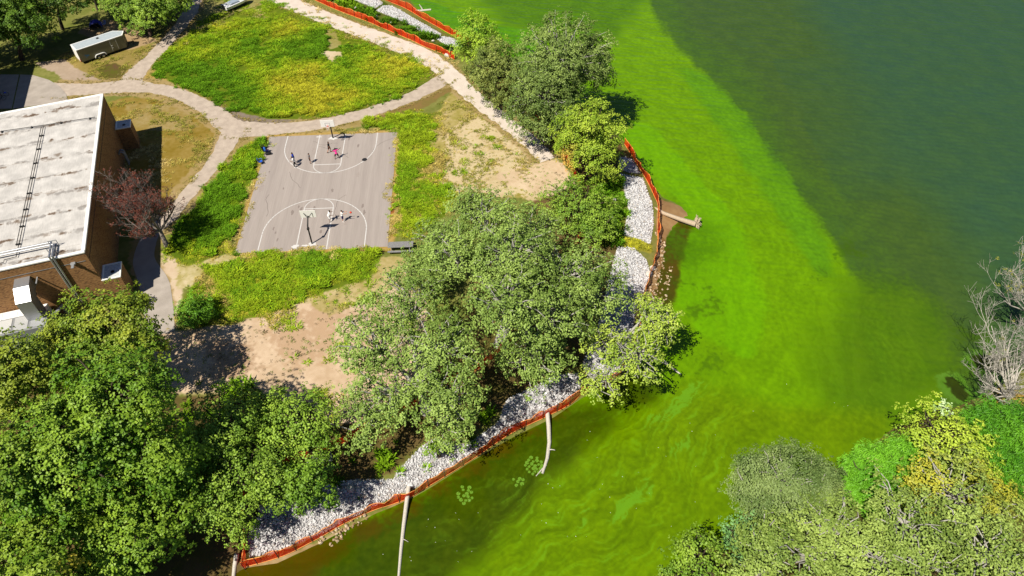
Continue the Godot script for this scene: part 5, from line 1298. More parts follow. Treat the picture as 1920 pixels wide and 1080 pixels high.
	tree("ash_tree", "light green ash east of the rounder one below the clearing", "ash trees above the southern bank", foot_at(Vector3(-19.94,0,-33.87)), [[Vector3(-18.73,5.5,-33.86),3.37,1.85], [Vector3(-17.03,4.5,-31.28),2.12,1.16], [Vector3(-22.01,5,-35.29),2.1,2.1]], [fresh[0] * 1.1, fresh[1] * 1.1], {"clump": 0.85})
	tree("ash_tree", "ash with narrow sprays overhanging the fence's west corner", "ash trees above the southern bank", foot_at(Vector3(-22.84,0,-27.59)), [[Vector3(-22.75,6,-28.45),3.32,1.83], [Vector3(-23.71,5,-26.14),2.16,2.16], [Vector3(-19.67,5,-28.26),2.03,2.59], [Vector3(-22.03,3.5,-25.03),1.21,1.78]], [fresh[0], fresh[1]], {"clump": 0.8})
	tree("ash_tree", "darker ash standing in the stones of the bank", "ash trees above the southern bank", foot_at(Vector3(-18.75,0,-28.08)), [[Vector3(-16.86,4.5,-28.04),1.86,3.69]], deep, {"clump": 0.8})
	tree("poplar_sapling", "small fresh green poplar standing in the southern stone bed", "", foot_at(Vector3(-6.88,0,-33.87)), [[Vector3(-6.96,2.2,-33.26),0.97,0.53]], fresh, {"clump": 0.5})
	# lower right
	tree("willow_tree", "grey-green rounded willow on the far bank", "", foot_at(Vector3(24.57,0,-28.83)), [[Vector3(21.73,7,-27.62),3.42,1.88], [Vector3(20.19,5.5,-27.28),2.87,1.58], [Vector3(25.11,5.5,-27.76),2.36,2.36], [Vector3(22.56,4.5,-26.16),2.26,1.24]], [Color(0.062, 0.095, 0.024), Color(0.150, 0.190, 0.066)], {"kind": "fine", "dense": 1.5, "clump": 0.75, "bark": M.pale_bark})
	tree("willow_tree", "bright green weeping willow between the grey one and the yellow-green elm", "", foot_at(Vector3(33.02,0,-29.33)), [[Vector3(30.31,5,-28.98),2.59,1.42], [Vector3(29.53,4,-27.57),1.86,1.03], [Vector3(32.8,5.5,-30.2),1.98,1.09]], [Color(0.055, 0.165, 0.006), Color(0.125, 0.290, 0.016)], {"kind": "willow", "dense": 2.2, "clump": 0.8, "gaps": 0.0})
	tree("elm_tree", "pale yellow-green elm with clustered leaves on the far bank", "", foot_at(Vector3(39.94,0,-32.22)), [[Vector3(36.68,6,-31.64),3.54,1.95], [Vector3(38.09,5,-30.48),3.27,1.8], [Vector3(34.31,5,-31.25),1.92,1.06]], gold, {"clump": 0.62, "gaps": 0.1})
	tree("cedar_tree", "deep green feathery tree at the right edge of the far bank", "", foot_at(Vector3(46.07,0,-32.22)), [[Vector3(43.48,5,-31.77),3.59,1.97], [Vector3(42.2,4.5,-33.94),2.09,1.15], [Vector3(43.87,4.5,-29.25),2.7,1.65]], [Color(0.035, 0.130, 0.005), Color(0.095, 0.235, 0.012)], {"kind": "willow", "dense": 2.0, "clump": 0.8, "gaps": 0.0})
	tree("elm_tree", "golden leaved elm in front of the yellow-green one", "", foot_at(Vector3(38.53,0,-26.14)), [[Vector3(34.93,7,-26.29),4.04,2.22], [Vector3(38.39,6,-25.43),2.7,1.49], [Vector3(32.78,6,-27.26),1.73,1.24]], olive, {"clump": 0.75, "tips": yellow, "tip_at": 0.0, "gaps": 0.12, "bark": M.pale_bark})
	var big := {"bark": M.pale_bark, "clump": 0.9, "gaps": 0.26, "twigs": 2, "girth": 0.44}
	tree("cottonwood_tree", "olive cottonwood with white limbs in the lower right corner", "cottonwoods on the far bank", foot_at(Vector3(31.89,0,-20.79)), [[Vector3(29.12,9,-23.15),3.31,1.82], [Vector3(26.3,8,-20.78),3.09,1.7], [Vector3(30.09,8,-20.58),3.24,1.78]], olive, big)
	tree("cottonwood_tree", "olive cottonwood at the right edge under the golden elm", "cottonwoods on the far bank", foot_at(Vector3(38.21,0,-19.56)), [[Vector3(34.7,8,-21.37),3.51,1.93], [Vector3(36.71,7,-19.63),3.09,1.7]], olive, big)
	tree("cottonwood_tree", "olive cottonwood below the grey-green willow", "cottonwoods on the far bank", foot_at(Vector3(25.12,0,-21.21)), [[Vector3(24.16,8,-23.2),2.64,1.45], [Vector3(21.36,7,-21.39),3.01,1.65], [Vector3(24.88,6,-20.2),2.76,1.52]], olive, big)
	tree("cottonwood_tree", "pale olive cottonwood nearest the green water", "cottonwoods on the far bank", foot_at(Vector3(21.23,0,-21.21)), [[Vector3(19.56,6,-22.63),2.28,2.89], [Vector3(18.56,5,-20.79),2.42,1.33]], [olive[0], olive[1]], big)
	tree("alder_tree", "blue-green alder at the water in front of the olive cottonwoods", "", foot_at(Vector3(19.65,0,-23.83)), [[Vector3(18.35,4,-23.83),1.78,2.13]], [Color(0.055, 0.130, 0.035), Color(0.130, 0.235, 0.085)], {"clump": 0.7})
	tree("alder_tree", "fresh green alder at the lower edge beside the green water", "", foot_at(Vector3(15.79,0,-22.29)), [[Vector3(14.55,4,-22.12),2.49,1.37], [Vector3(12.49,3,-21.15),1.5,0.82]], fresh, {"clump": 0.7})
	tree("shrub", "small white-flowered shrub above the pale elm", "", foot_at(Vector3(42.8,-0.8,-38.79)), [[Vector3(42.01,0.8,-38.36),0.83,0.46]], [Color(0.2, 0.3, 0.1), Color(0.6, 0.65, 0.5)], {"clump": 0.4})
	tree("shrub", "rust coloured shrub at the foot of the bare tree", "", foot_at(Vector3(48.53,0,-36.76)), [[Vector3(47.71,1.8,-37.51),1.83,1.63]], [Color(0.16, 0.16, 0.03), Color(0.36, 0.16, 0.04)], {"clump": 0.6})
	tree("shrub", "dense round shrub at the lower end of the weedy band", "", foot_at(Vector3(-34.42,0,-49.89)), [[Vector3(-34.13,1.5,-50.35),1.9,1.56]], [Color(0.045, 0.13, 0.006), Color(0.12, 0.23, 0.012)], {"kind": "fine", "clump": 0.6, "dense": 2.0, "gaps": 0.0})
	tree("shrub", "low green shrubs at the hall's south-east corner", "", foot_at(Vector3(-42.34,0,-51.98)), [[Vector3(-42.63,0.9,-51.66),1.29,0.71], [Vector3(-41.22,0.9,-52.61),0.83,0.45]], fresh, {"clump": 0.5})
	# bare trees
	var f := foot_at(Vector3(-41.53,0,-61.77))
	bare_tree("dying tree with red-brown leaves and bare grey branches beside the hall", f, [Vector3(-41.99,2,-62.61) - f, Vector3(-46.5,7,-65.62) - f, Vector3(-44.55,7.5,-66.79) - f, Vector3(-46.44,6,-62.01) - f, Vector3(-42.87,6,-56.64) - f, Vector3(-41.82,6,-66.38) - f, Vector3(-41.61,8,-60.11) - f, Vector3(-39.22,5,-65.13) - f, Vector3(-41.8,5,-58.59) - f], mottled(Color(0.40, 0.37, 0.35), Color(0.58, 0.55, 0.52), 0.9, 0.9, 19, 0.0, false), 0.26, [Color(0.14, 0.034, 0.022), Color(0.27, 0.085, 0.055)], 0.6, 4)
	f = foot_at(Vector3(47.47,-0.3,-37.79))
	bare_tree("bare silver-grey tree leaning over the water at the right edge", f, [Vector3(47.11,3,-38.09) - f, Vector3(45.57,6,-45.13) - f, Vector3(49.47,7,-47.77) - f, Vector3(43,5,-40.03) - f, Vector3(41.57,4,-37.41) - f, Vector3(46.91,6,-42.45) - f, Vector3(48.88,8,-43.42) - f, Vector3(43.9,3.5,-36.57) - f, Vector3(47.27,7,-47.05) - f, Vector3(44.08,5.5,-42.2) - f, Vector3(42.57,4.5,-38.86) - f, Vector3(47.78,7,-44.28) - f, Vector3(45.99,6,-42.45) - f, Vector3(47.55,6,-41.16) - f], M.dead_bark, 0.24, [Color(0.14, 0.2, 0.02), Color(0.3, 0.3, 0.04)], 0.02, 5, 3, 0.40)
	f = foot_at(Vector3(57.37,-0.3,-47.52))
	bare_tree("bare branching tree with a few yellow leaves at the right edge", f, [Vector3(54.9,3,-48.43) - f, Vector3(48.42,7,-51.92) - f, Vector3(52.14,7,-53.91) - f, Vector3(48.05,6,-49.44) - f, Vector3(52.16,7,-49.99) - f, Vector3(48.49,5,-48.14) - f, Vector3(50.03,6.5,-50.48) - f, Vector3(50.55,5.5,-48.42) - f], M.dead_bark, 0.24, [Color(0.2, 0.24, 0.02), Color(0.38, 0.36, 0.05)], 0.16, 6, 3, 0.40)

# ------------------------------------------------------------------ basketball hoops
func make_hoops() -> void:
	var k := 0
	for q in [[Vector3(-25.5, 0, -84.38), -1.0], [Vector3(-24.21, 0, -62.42), 1.0]]:
		var o := thing("basketball_hoop", ["basketball hoop facing the viewer at the court's upper end", "basketball hoop seen from behind at the court's lower end"][k], "basketball hoop", q[0], 0.0633 + (0.0 if k == 0 else PI), "hoops of the court")
		var dark: Material = M.black
		var st := begin()
		tube(st, [Vector3(0, -0.1, 0), Vector3(0, 2.4, 0.05), Vector3(0, 2.75, 0.2), Vector3(0, 3.35, 1.25)], [0.09, 0.09, 0.09, 0.08], 10)
		obj("pole", done(st), dark, o)
		st = begin()
		box(st, Vector3(0, 2.3, 0.05), Vector3(0.28, 0.2, 0.28), 0.02)
		obj("clamp", done(st), dark, o)
		st = begin()
		for x in [-0.5, 0.5]:
			tube(st, [Vector3(0, 3.2, 1.0), Vector3(x, 3.6, 1.5)], [0.04, 0.04], 6)
		tube(st, [Vector3(0, 3.3, 1.2), Vector3(0, 3.1, 1.5)], [0.05, 0.05], 6)
		obj("brace", done(st), dark, o)
		st = begin()
		box(st, Vector3(0, 2.9, 1.53), Vector3(1.83, 1.07, 0.04), 0.01)
		var board := obj("backboard", done(st), M.white, o)
		st = begin()
		for s in [[Vector3(0, 3.05, 1.556), Vector3(0.66, 0.04, 0.008)], [Vector3(0, 3.48, 1.556), Vector3(0.66, 0.04, 0.008)], [Vector3(-0.31, 3.09, 1.556), Vector3(0.04, 0.39, 0.008)], [Vector3(0.31, 3.09, 1.556), Vector3(0.04, 0.39, 0.008)]]:
			box(st, s[0], s[1], 0.0)
		obj("target_square", done(st), M.grey, board)
		st = begin()
		var p := []; var r := []
		for i in 21:
			var a := TAU * i / 20
			p.append(Vector3(cos(a) * 0.23, 3.05, 1.86 + sin(a) * 0.23)); r.append(0.014)
		tube(st, p, r, 6, false)
		box(st, Vector3(0, 3.0, 1.6), Vector3(0.16, 0.1, 0.1), 0.0)
		var rim := obj("rim", done(st), mat(Color(0.75, 0.22, 0.10), 0.5), o)
		st = begin()
		for i in 12:
			for s in [-1.0, 1.0]:
				var a := TAU * i / 12
				var pts := []; var rr := []
				for j in 4:
					var t := j / 3.0
					var ra := lerpf(0.23, 0.12, sqrt(t))
					pts.append(Vector3(cos(a + s * t * 0.8) * ra, 3.04 - t * 0.45, 1.86 + sin(a + s * t * 0.8) * ra)); rr.append(0.008)
				tube(st, pts, rr, 3, false)
		obj("net", done(st), M.white, rim)
		k += 1

# ------------------------------------------------------------------ people
# a skin over tapered capsules joined with a smooth minimum, meshed as surface nets
func skin(bones: Array, cell: float, blend: float) -> ArrayMesh:
	var lo := Vector3(1e9, 1e9, 1e9); var hi := -lo
	for b in bones:
		for e in [[b[0], b[2]], [b[1], b[3]]]:
			lo = lo.min(e[0] - Vector3.ONE * (e[1] + cell * 2)); hi = hi.max(e[0] + Vector3.ONE * (e[1] + cell * 2))
	var n := Vector3i(((hi - lo) / cell).ceil()) + Vector3i.ONE
	var f := PackedFloat32Array()
	f.resize(n.x * n.y * n.z); f.fill(1.0)
	for b in bones:
		var a: Vector3 = b[0]; var ab: Vector3 = b[1] - a
		var ra: float = b[2]; var rb: float = b[3]
		var l2 := maxf(ab.length_squared(), 1e-8)
		var m := maxf(ra, rb) + blend + cell * 1.5
		var s := Vector3i(((a.min(b[1]) - Vector3.ONE * m - lo) / cell).floor()).clamp(Vector3i.ZERO, n - Vector3i.ONE)
		var e := Vector3i(((a.max(b[1]) + Vector3.ONE * m - lo) / cell).ceil()).clamp(Vector3i.ZERO, n - Vector3i.ONE)
		for z in range(s.z, e.z + 1):
			for y in range(s.y, e.y + 1):
				for x in range(s.x, e.x + 1):
					var p := lo + Vector3(x, y, z) * cell - a
					var t := clampf(p.dot(ab) / l2, 0.0, 1.0)
					var d := (p - ab * t).length() - lerpf(ra, rb, t)
					var i := (z * n.y + y) * n.x + x
					var o := f[i]
					var h := maxf(blend - absf(o - d), 0.0) / blend
					f[i] = minf(o, d) - h * h * blend * 0.25
	var st := SurfaceTool.new()
	st.begin(Mesh.PRIMITIVE_TRIANGLES)
	st.set_smooth_group(0)
	var id := PackedInt32Array()
	id.resize(f.size()); id.fill(-1)
	var count := 0
	var step := [1, n.x, n.x * n.y]
	for z in n.z - 1:
		for y in n.y - 1:
			for x in n.x - 1:
				var i := (z * n.y + y) * n.x + x
				var c := Vector3.ZERO; var k := 0
				for q in [[0, 1], [0, 2], [0, 4], [1, 3], [1, 5], [2, 3], [2, 6], [4, 5], [4, 6], [3, 7], [5, 7], [6, 7]]:
					var u: int = q[0]; var v: int = q[1]
					var fu := f[i + (u & 1) + ((u >> 1) & 1) * step[1] + (u >> 2) * step[2]]
					var fv := f[i + (v & 1) + ((v >> 1) & 1) * step[1] + (v >> 2) * step[2]]
					if (fu < 0.0) != (fv < 0.0):
						c += Vector3(u & 1, (u >> 1) & 1, u >> 2).lerp(Vector3(v & 1, (v >> 1) & 1, v >> 2), fu / (fu - fv))
						k += 1
				if k > 0:
					st.add_vertex(lo + (Vector3(x, y, z) + c / k) * cell)
					id[i] = count
					count += 1
	for z in range(1, n.z - 1):
		for y in range(1, n.y - 1):
			for x in range(1, n.x - 1):
				var i := (z * n.y + y) * n.x + x
				for ax in 3:
					var j: int = i + step[ax]
					if (f[i] < 0.0) == (f[j] < 0.0): continue
					var u: int = step[(ax + 1) % 3]; var v: int = step[(ax + 2) % 3]
					var q := [id[i - u - v], id[i - v], id[i], id[i - u]]
					if q.min() < 0: continue
					if f[i] < 0.0: q.reverse()
					for w in [0, 1, 2, 0, 2, 3]: st.add_index(q[w])
	st.generate_normals()
	return st.commit()

func hand(bones: Array, wrist: Vector3, d: Vector3, palm_n: Vector3) -> void:
	var side := d.cross(palm_n).normalized()
	for k in 4:
		var o := (k - 1.5) * 0.022
		var root := wrist + d * 0.085 + side * o
		var m := root + d * (0.045 - absf(k - 1.2) * 0.006) + palm_n * 0.010
		bones.append([root, m, 0.010, 0.009])
		bones.append([m, m + (d * 0.7 + palm_n * 0.7) * 0.035, 0.009, 0.008])
	bones.append([wrist + d * 0.03 + side * 0.035, wrist + d * 0.075 + side * 0.07 + palm_n * 0.02, 0.012, 0.009])
	bones.append([wrist, wrist + d * 0.085, 0.030, 0.036])

# pose: joints in the figure's own axes (it faces -z), feet at y = 0
func person(label: String, at: Vector3, turn: float, tall: float, pose: Dictionary, colours: Dictionary) -> void:
	var s := tall / 1.72
	var o := thing("person", label, "person", at, turn, "players on the court" if not pose.get("sit", false) else "")
	var J := func(v: Vector3) -> Vector3: return v * s
	var lean: float = pose.get("lean", 0.08)
	var hipy: float = 0.46 if pose.get("sit", false) else 0.92 - pose.get("crouch", 0.0)
	var hip := Vector3(0, hipy, 0)
	var chest := hip + Vector3(0, 0.40 * cos(lean), -0.40 * sin(lean))
	var neck := hip + Vector3(0, 0.55 * cos(lean), -0.55 * sin(lean))
	var head := neck + Vector3(0, 0.155, -0.02 - 0.1 * sin(lean))
	var body := []; var shirt := []; var pants := []
	body.append([hip + Vector3(-0.07, 0.02, 0), hip + Vector3(0.07, 0.02, 0), 0.115, 0.115])
	body.append([hip, chest, 0.115, 0.125])
	body.append([chest + Vector3(-0.10, 0.06, 0), chest + Vector3(0.10, 0.06, 0), 0.095, 0.095])
	body.append([chest + Vector3(0, 0.1, 0), head, 0.06, 0.055])
	body.append([head + Vector3(0, 0.03, 0.008), head + Vector3(0, -0.035, -0.02), 0.095, 0.07])
	body.append([head + Vector3(0, 0.0, -0.088), head + Vector3(0, -0.02, -0.108), 0.012, 0.015])   # nose
	body.append([head + Vector3(-0.035, -0.062, -0.066), head + Vector3(0.035, -0.062, -0.066), 0.016, 0.016])   # mouth
	for e in [-1.0, 1.0]:
		body.append([head + Vector3(e * 0.092, 0.01, 0.012), head + Vector3(e * 0.094, -0.025, 0.008), 0.018, 0.014])
	shirt.append([hip + Vector3(-0.07, 0.04, 0), hip + Vector3(0.07, 0.04, 0), 0.138, 0.138])
	shirt.append([hip, chest, 0.14, 0.148])
	shirt.append([chest + Vector3(-0.11, 0.07, 0), chest + Vector3(0.11, 0.07, 0), 0.112, 0.112])
	pants.append([hip + Vector3(-0.075, 0.0, 0), hip + Vector3(0.075, 0.0, 0), 0.142, 0.142])
	var hair := [[head + Vector3(0, 0.05, 0.025), head + Vector3(0, 0.0, 0.05), 0.097, 0.075]]
	var feet := []
	for e in [0, 1]:
		var sg := -1.0 if e == 0 else 1.0
		var arm: Array = pose.arms[e]     # directions of the upper and lower arm
		var sh := chest + Vector3(sg * 0.185, 0.09, 0)
		var el: Vector3 = sh + arm[0].normalized() * 0.29
		var wr: Vector3 = el + arm[1].normalized() * 0.25
		body.append([sh, el, 0.052, 0.041]); body.append([el, wr, 0.040, 0.028])
		body.append([chest + Vector3(sg * 0.1, 0.08, 0), sh, 0.07, 0.055])
		hand(body, wr, arm[1].normalized(), (Vector3(-sg, 0, 0) - arm[1].normalized() * arm[1].normalized().dot(Vector3(-sg, 0, 0))).normalized())
		shirt.append([sh, sh.lerp(el, 0.6), 0.074, 0.072])
		var leg: Array = pose.legs[e]
		var h := hip + Vector3(sg * 0.095, -0.02, 0)
		var kn: Vector3 = h + leg[0].normalized() * 0.43
		var an: Vector3 = kn + leg[1].normalized() * 0.41
		body.append([h, kn, 0.088, 0.055]); body.append([kn, an, 0.054, 0.036])
		pants.append([h, h.lerp(kn, pose.get("hem", 0.85)), 0.108, 0.098])
		if pose.get("hem", 0.85) > 1.0:
			pants.append([kn, kn.lerp(an, 0.85), 0.078, 0.062])
		feet.append([[an + Vector3(0, -0.045, 0.04), an + Vector3(sg * 0.02, -0.055, -0.15), 0.045, 0.036]])
	var scale_all := func(bs: Array) -> Array:
		var out := []
		for b in bs: out.append([b[0] * s, b[1] * s, b[2] * s, b[3] * s])
		return out
	obj("body", skin(scale_all.call(body), 0.03, 0.03), colours.skin, o)
	obj("shirt", skin(scale_all.call(shirt), 0.034, 0.04), colours.shirt, o)
	obj("trousers" if pose.get("hem", 0.85) > 1.0 else "shorts", skin(scale_all.call(pants), 0.034, 0.03), colours.pants, o)
	obj("hair", skin(scale_all.call(hair), 0.028, 0.02), colours.hair, o)
	for b in feet: obj("shoe", skin(scale_all.call(b), 0.022, 0.02), colours.shoes, o)

func cloth(r: float, g: float, b: float) -> StandardMaterial3D:
	var m := mat(Color(r, g, b), 0.85)
	m.rim_enabled = true; m.rim = 0.3
	return m

func make_people() -> void:
	var brown := mat(Color(0.42, 0.27, 0.19), 0.6); var tan := mat(Color(0.72, 0.50, 0.38), 0.6)
	var black := cloth(0.05, 0.05, 0.06); var white := cloth(0.88, 0.88, 0.88); var blue := cloth(0.06, 0.19, 0.62)
	var hair := mat(Color(0.04, 0.03, 0.03), 0.7); var navy := cloth(0.10, 0.11, 0.36); var grey := cloth(0.42, 0.40, 0.40)
	var rest := [[Vector3(-0.25, -1, 0.05), Vector3(-0.05, -1, -0.25)], [Vector3(0.25, -1, 0.05), Vector3(0.05, -1, -0.25)]]
	var ready := [[Vector3(-0.5, -0.8, -0.3), Vector3(-0.1, -0.1, -1)], [Vector3(0.5, -0.8, -0.3), Vector3(0.1, -0.1, -1)]]
	var stand := [[Vector3(-0.12, -1, -0.05), Vector3(-0.04, -1, 0.05)], [Vector3(0.12, -1, -0.05), Vector3(0.04, -1, 0.05)]]
	var stride := [[Vector3(-0.1, -1, -0.45), Vector3(0, -1, 0.15)], [Vector3(0.1, -1, 0.3), Vector3(0, -1, 0.55)]]
	var wide := [[Vector3(-0.35, -1, -0.3), Vector3(-0.12, -1, 0.25)], [Vector3(0.35, -1, -0.2), Vector3(0.14, -1, 0.25)]]
	person("player in a blue shirt and white shorts behind another player at the arc", Vector3(-29.66,0.04,-78.42), 1.9, 1.75, {"arms": rest, "legs": stand}, {"skin": brown, "shirt": blue, "pants": white, "hair": hair, "shoes": black})
	person("player in a white shirt and black trousers standing on the upper arc", Vector3(-29.4,0.04,-77.7), 1.7, 1.7, {"arms": ready, "legs": wide, "hem": 1.1, "crouch": 0.05, "lean": 0.3}, {"skin": brown, "shirt": white, "pants": black, "hair": hair, "shoes": white})
	person("player in a grey shirt and black shorts left of the upper key", Vector3(-27.56,0.04,-78.48), -1.2, 1.55, {"arms": rest, "legs": stand}, {"skin": tan, "shirt": grey, "pants": black, "hair": hair, "shoes": black})
	person("player all in black stepping inside the upper key", Vector3(-25.33,0.04,-80.92), -1.4, 1.72, {"arms": rest, "legs": stride, "hem": 0.6}, {"skin": tan, "shirt": black, "pants": black, "hair": hair, "shoes": black})
	person("player in a pink shirt and black shorts with arms out inside the upper key", Vector3(-24.04,0.04,-79.44), 0.5, 1.66, {"arms": [[Vector3(-1, -0.2, 0), Vector3(-0.7, 0.3, -0.5)], [Vector3(1, 0.0, 0), Vector3(0.9, 0.3, -0.3)]], "legs": wide, "lean": 0.45, "crouch": 0.05}, {"skin": brown, "shirt": cloth(0.85, 0.22, 0.55), "pants": black, "hair": hair, "shoes": black})
	person("crouching player in white shirt and pale shorts under the lower hoop", Vector3(-22.83,0.04,-66.57), -1.2, 1.7, {"arms": ready, "legs": wide, "lean": 0.4, "crouch": 0.06}, {"skin": brown, "shirt": white, "pants": white, "hair": hair, "shoes": black})
	person("player in white shirt and navy shorts throwing the orange ball", Vector3(-21.12,0.04,-66.52), -1.5, 1.72, {"arms": [[Vector3(-0.1, -0.4, -1), Vector3(0, 0.1, -1)], [Vector3(0.1, -0.4, -1), Vector3(0, 0.15, -1)]], "legs": stand}, {"skin": tan, "shirt": white, "pants": navy, "hair": hair, "shoes": white})
	var ball := thing("basketball", "orange basketball in the air right of the thrower", "ball", Vector3(-19.99,1.3,-66.69))
	var sp := SphereMesh.new()
	sp.radius = 0.135; sp.height = 0.27; sp.radial_segments = 20; sp.rings = 12
	obj("leather", sp, mat(Color(0.86, 0.24, 0.12), 0.6), ball)
	var st := begin()
	for ax in [Vector3.RIGHT, Vector3.UP, Vector3.BACK]:
		var p := []; var r := []
		for i in 25:
			p.append(ax.cross(Vector3(0.3, 0.5, 0.8)).normalized().rotated(ax, TAU * i / 24) * 0.1345); r.append(0.004)
		tube(st, p, r, 4, false)
	obj("seam", done(st), M.black, ball)
	# seated onlooker and the chairs by the weeds
	var sit := {"sit": true, "lean": -0.05, "arms": [[Vector3(-0.3, -0.8, -0.5), Vector3(0.1, -0.2, -1)], [Vector3(0.3, -0.8, -0.5), Vector3(-0.1, -0.2, -1)]], "legs": [[Vector3(-0.1, -0.05, -1), Vector3(-0.02, -1, 0.08)], [Vector3(0.1, -0.05, -1), Vector3(0.02, -1, 0.08)]]}
	var c1 := Vector3(-34.17,0,-80.78)
	person("onlooker in blue sitting in a camp chair at the court's left edge", c1 + Vector3(0, 0.03, 0.05), -1.3, 1.7, sit, {"skin": brown, "shirt": cloth(0.12, 0.42, 0.80), "pants": cloth(0.08, 0.16, 0.6), "hair": hair, "shoes": white})
	chair("dark blue camp chair under the seated onlooker", c1, -1.3, cloth(0.06, 0.08, 0.30))
	chair("bright blue camp chair nearest the left corner of the key", Vector3(-34.24,0,-78.34), -1.25, cloth(0.10, 0.34, 0.78))
	chair("black camp chair half hidden in the weeds", Vector3(-34.68,0,-81.53), -1.1, cloth(0.05, 0.06, 0.10))
	var bag := obj("sports_bag", null, cloth(0.05, 0.05, 0.07))
	st = begin()
	tube(st, [Vector3(-0.42, 0.17, 0), Vector3(-0.36, 0.18, 0), Vector3(0.36, 0.18, 0), Vector3(0.42, 0.17, 0)], [0.05, 0.17, 0.17, 0.05], 10)
	tube(st, [Vector3(-0.2, 0.3, 0.05), Vector3(-0.1, 0.45, 0.02), Vector3(0.1, 0.45, 0.02), Vector3(0.2, 0.3, 0.05)], [0.015, 0.015, 0.015, 0.015], 5)
	bag.mesh = done(st)
	bag.position = Vector3(-33.69,0.04,-80.36)
	bag.rotation.y = 0.3
	tag(bag, "black sports bag lying beside the camp chairs", "bag")
	# seats and tarp in the shade behind the trailer
	chair("dark camp chair in the shade behind the trailer", Vector3(-73.27,0,-117.29), 2.6, cloth(0.05, 0.06, 0.10))
	chair("black camp chair at the trailer's rear wall", Vector3(-72,0,-116.9), 3.4, cloth(0.04, 0.04, 0.05))
	chair("white and blue camp chair in the sun patch behind the trailer", Vector3(-71.18,0,-117.88), 2.9, cloth(0.55, 0.62, 0.85))
	var shelter := thing("shelter", "small blue pop-up shelter in the shade behind the trailer", "shelter", Vector3(-72.69,0,-117.68), 0.4)
	st = begin()
	for i in 9:
		var a := PI * i / 9; var b := PI * (i + 1) / 9
		quad(st, Vector3(cos(a) * 1.0, sin(a) * 0.95, -0.8), Vector3(cos(b) * 1.0, sin(b) * 0.95, -0.8), Vector3(cos(b) * 1.0, sin(b) * 0.95, 0.8), Vector3(cos(a) * 1.0, sin(a) * 0.95, 0.8))
		tri(st, Vector3(0, 0, -0.8), Vector3(cos(b) * 1.0, sin(b) * 0.95, -0.8), Vector3(cos(a) * 1.0, sin(a) * 0.95, -0.8))
	obj("canopy", done(st), cloth(0.05, 0.10, 0.62), shelter)
	for z in [-0.8, 0.8]:
		st = begin()
		var p := []; var r := []
		for i in 13:
			var a := PI * i / 12
			p.append(Vector3(cos(a) * 1.02, sin(a) * 0.97, z)); r.append(0.015)
		tube(st, p, r, 5)
		obj("hoop_pole", done(st), M.grey, shelter)

func chair(label: String, at: Vector3, turn: float, fabric: Material) -> void:
	var o := thing("camp_chair", label, "chair", at, turn)
	var st := begin()
	box(st, Vector3(0, 0.40, 0), Vector3(0.52, 0.035, 0.48), 0.012)
	obj("seat", done(st), fabric, o)
	st = begin()
	box(st, Vector3(0, 0.44, 0.26), Vector3(0.54, 0.50, 0.03), 0.01, Basis(Vector3.RIGHT, 0.2))
	obj("backrest", done(st), fabric, o)
	for x in [-1.0, 1.0]:
		st = begin()
		box(st, Vector3(x * 0.31, 0.62, -0.02), Vector3(0.07, 0.03, 0.46), 0.01)
		obj("armrest", done(st), fabric, o)
		for z in [-1.0, 1.0]:
			st = begin()
			rod(st, Vector3(x * 0.32, 0.0, z * 0.27), Vector3(x * 0.22, 0.42, -z * 0.20), 0.014, 5)
			rod(st, Vector3(x * 0.30, 0.40, z * 0.22), Vector3(x * 0.31, 0.63, z * 0.20), 0.013, 5)
			obj("leg", done(st), M.dark, o)

# ------------------------------------------------------------------ trailer, boat, bicycle
func wheel(parent: Node, at: Vector3, r: float, w: float) -> void:
	var st := begin()
	tube(st, [at - Vector3(0, 0, w / 2), at - Vector3(0, 0, w * 0.35), at + Vector3(0, 0, w * 0.35), at + Vector3(0, 0, w / 2)], [r * 0.86, r, r, r * 0.86], 18)
	var t := obj("wheel", done(st), M.black, parent)
	st = begin()
	tube(st, [at + Vector3(0, 0, w * 0.5), at + Vector3(0, 0, w * 0.53), at + Vector3(0, 0, w * 0.50 + 0.03)], [r * 0.58, r * 0.56, r * 0.18], 14)
	obj("rim", done(st), M.steel, t)

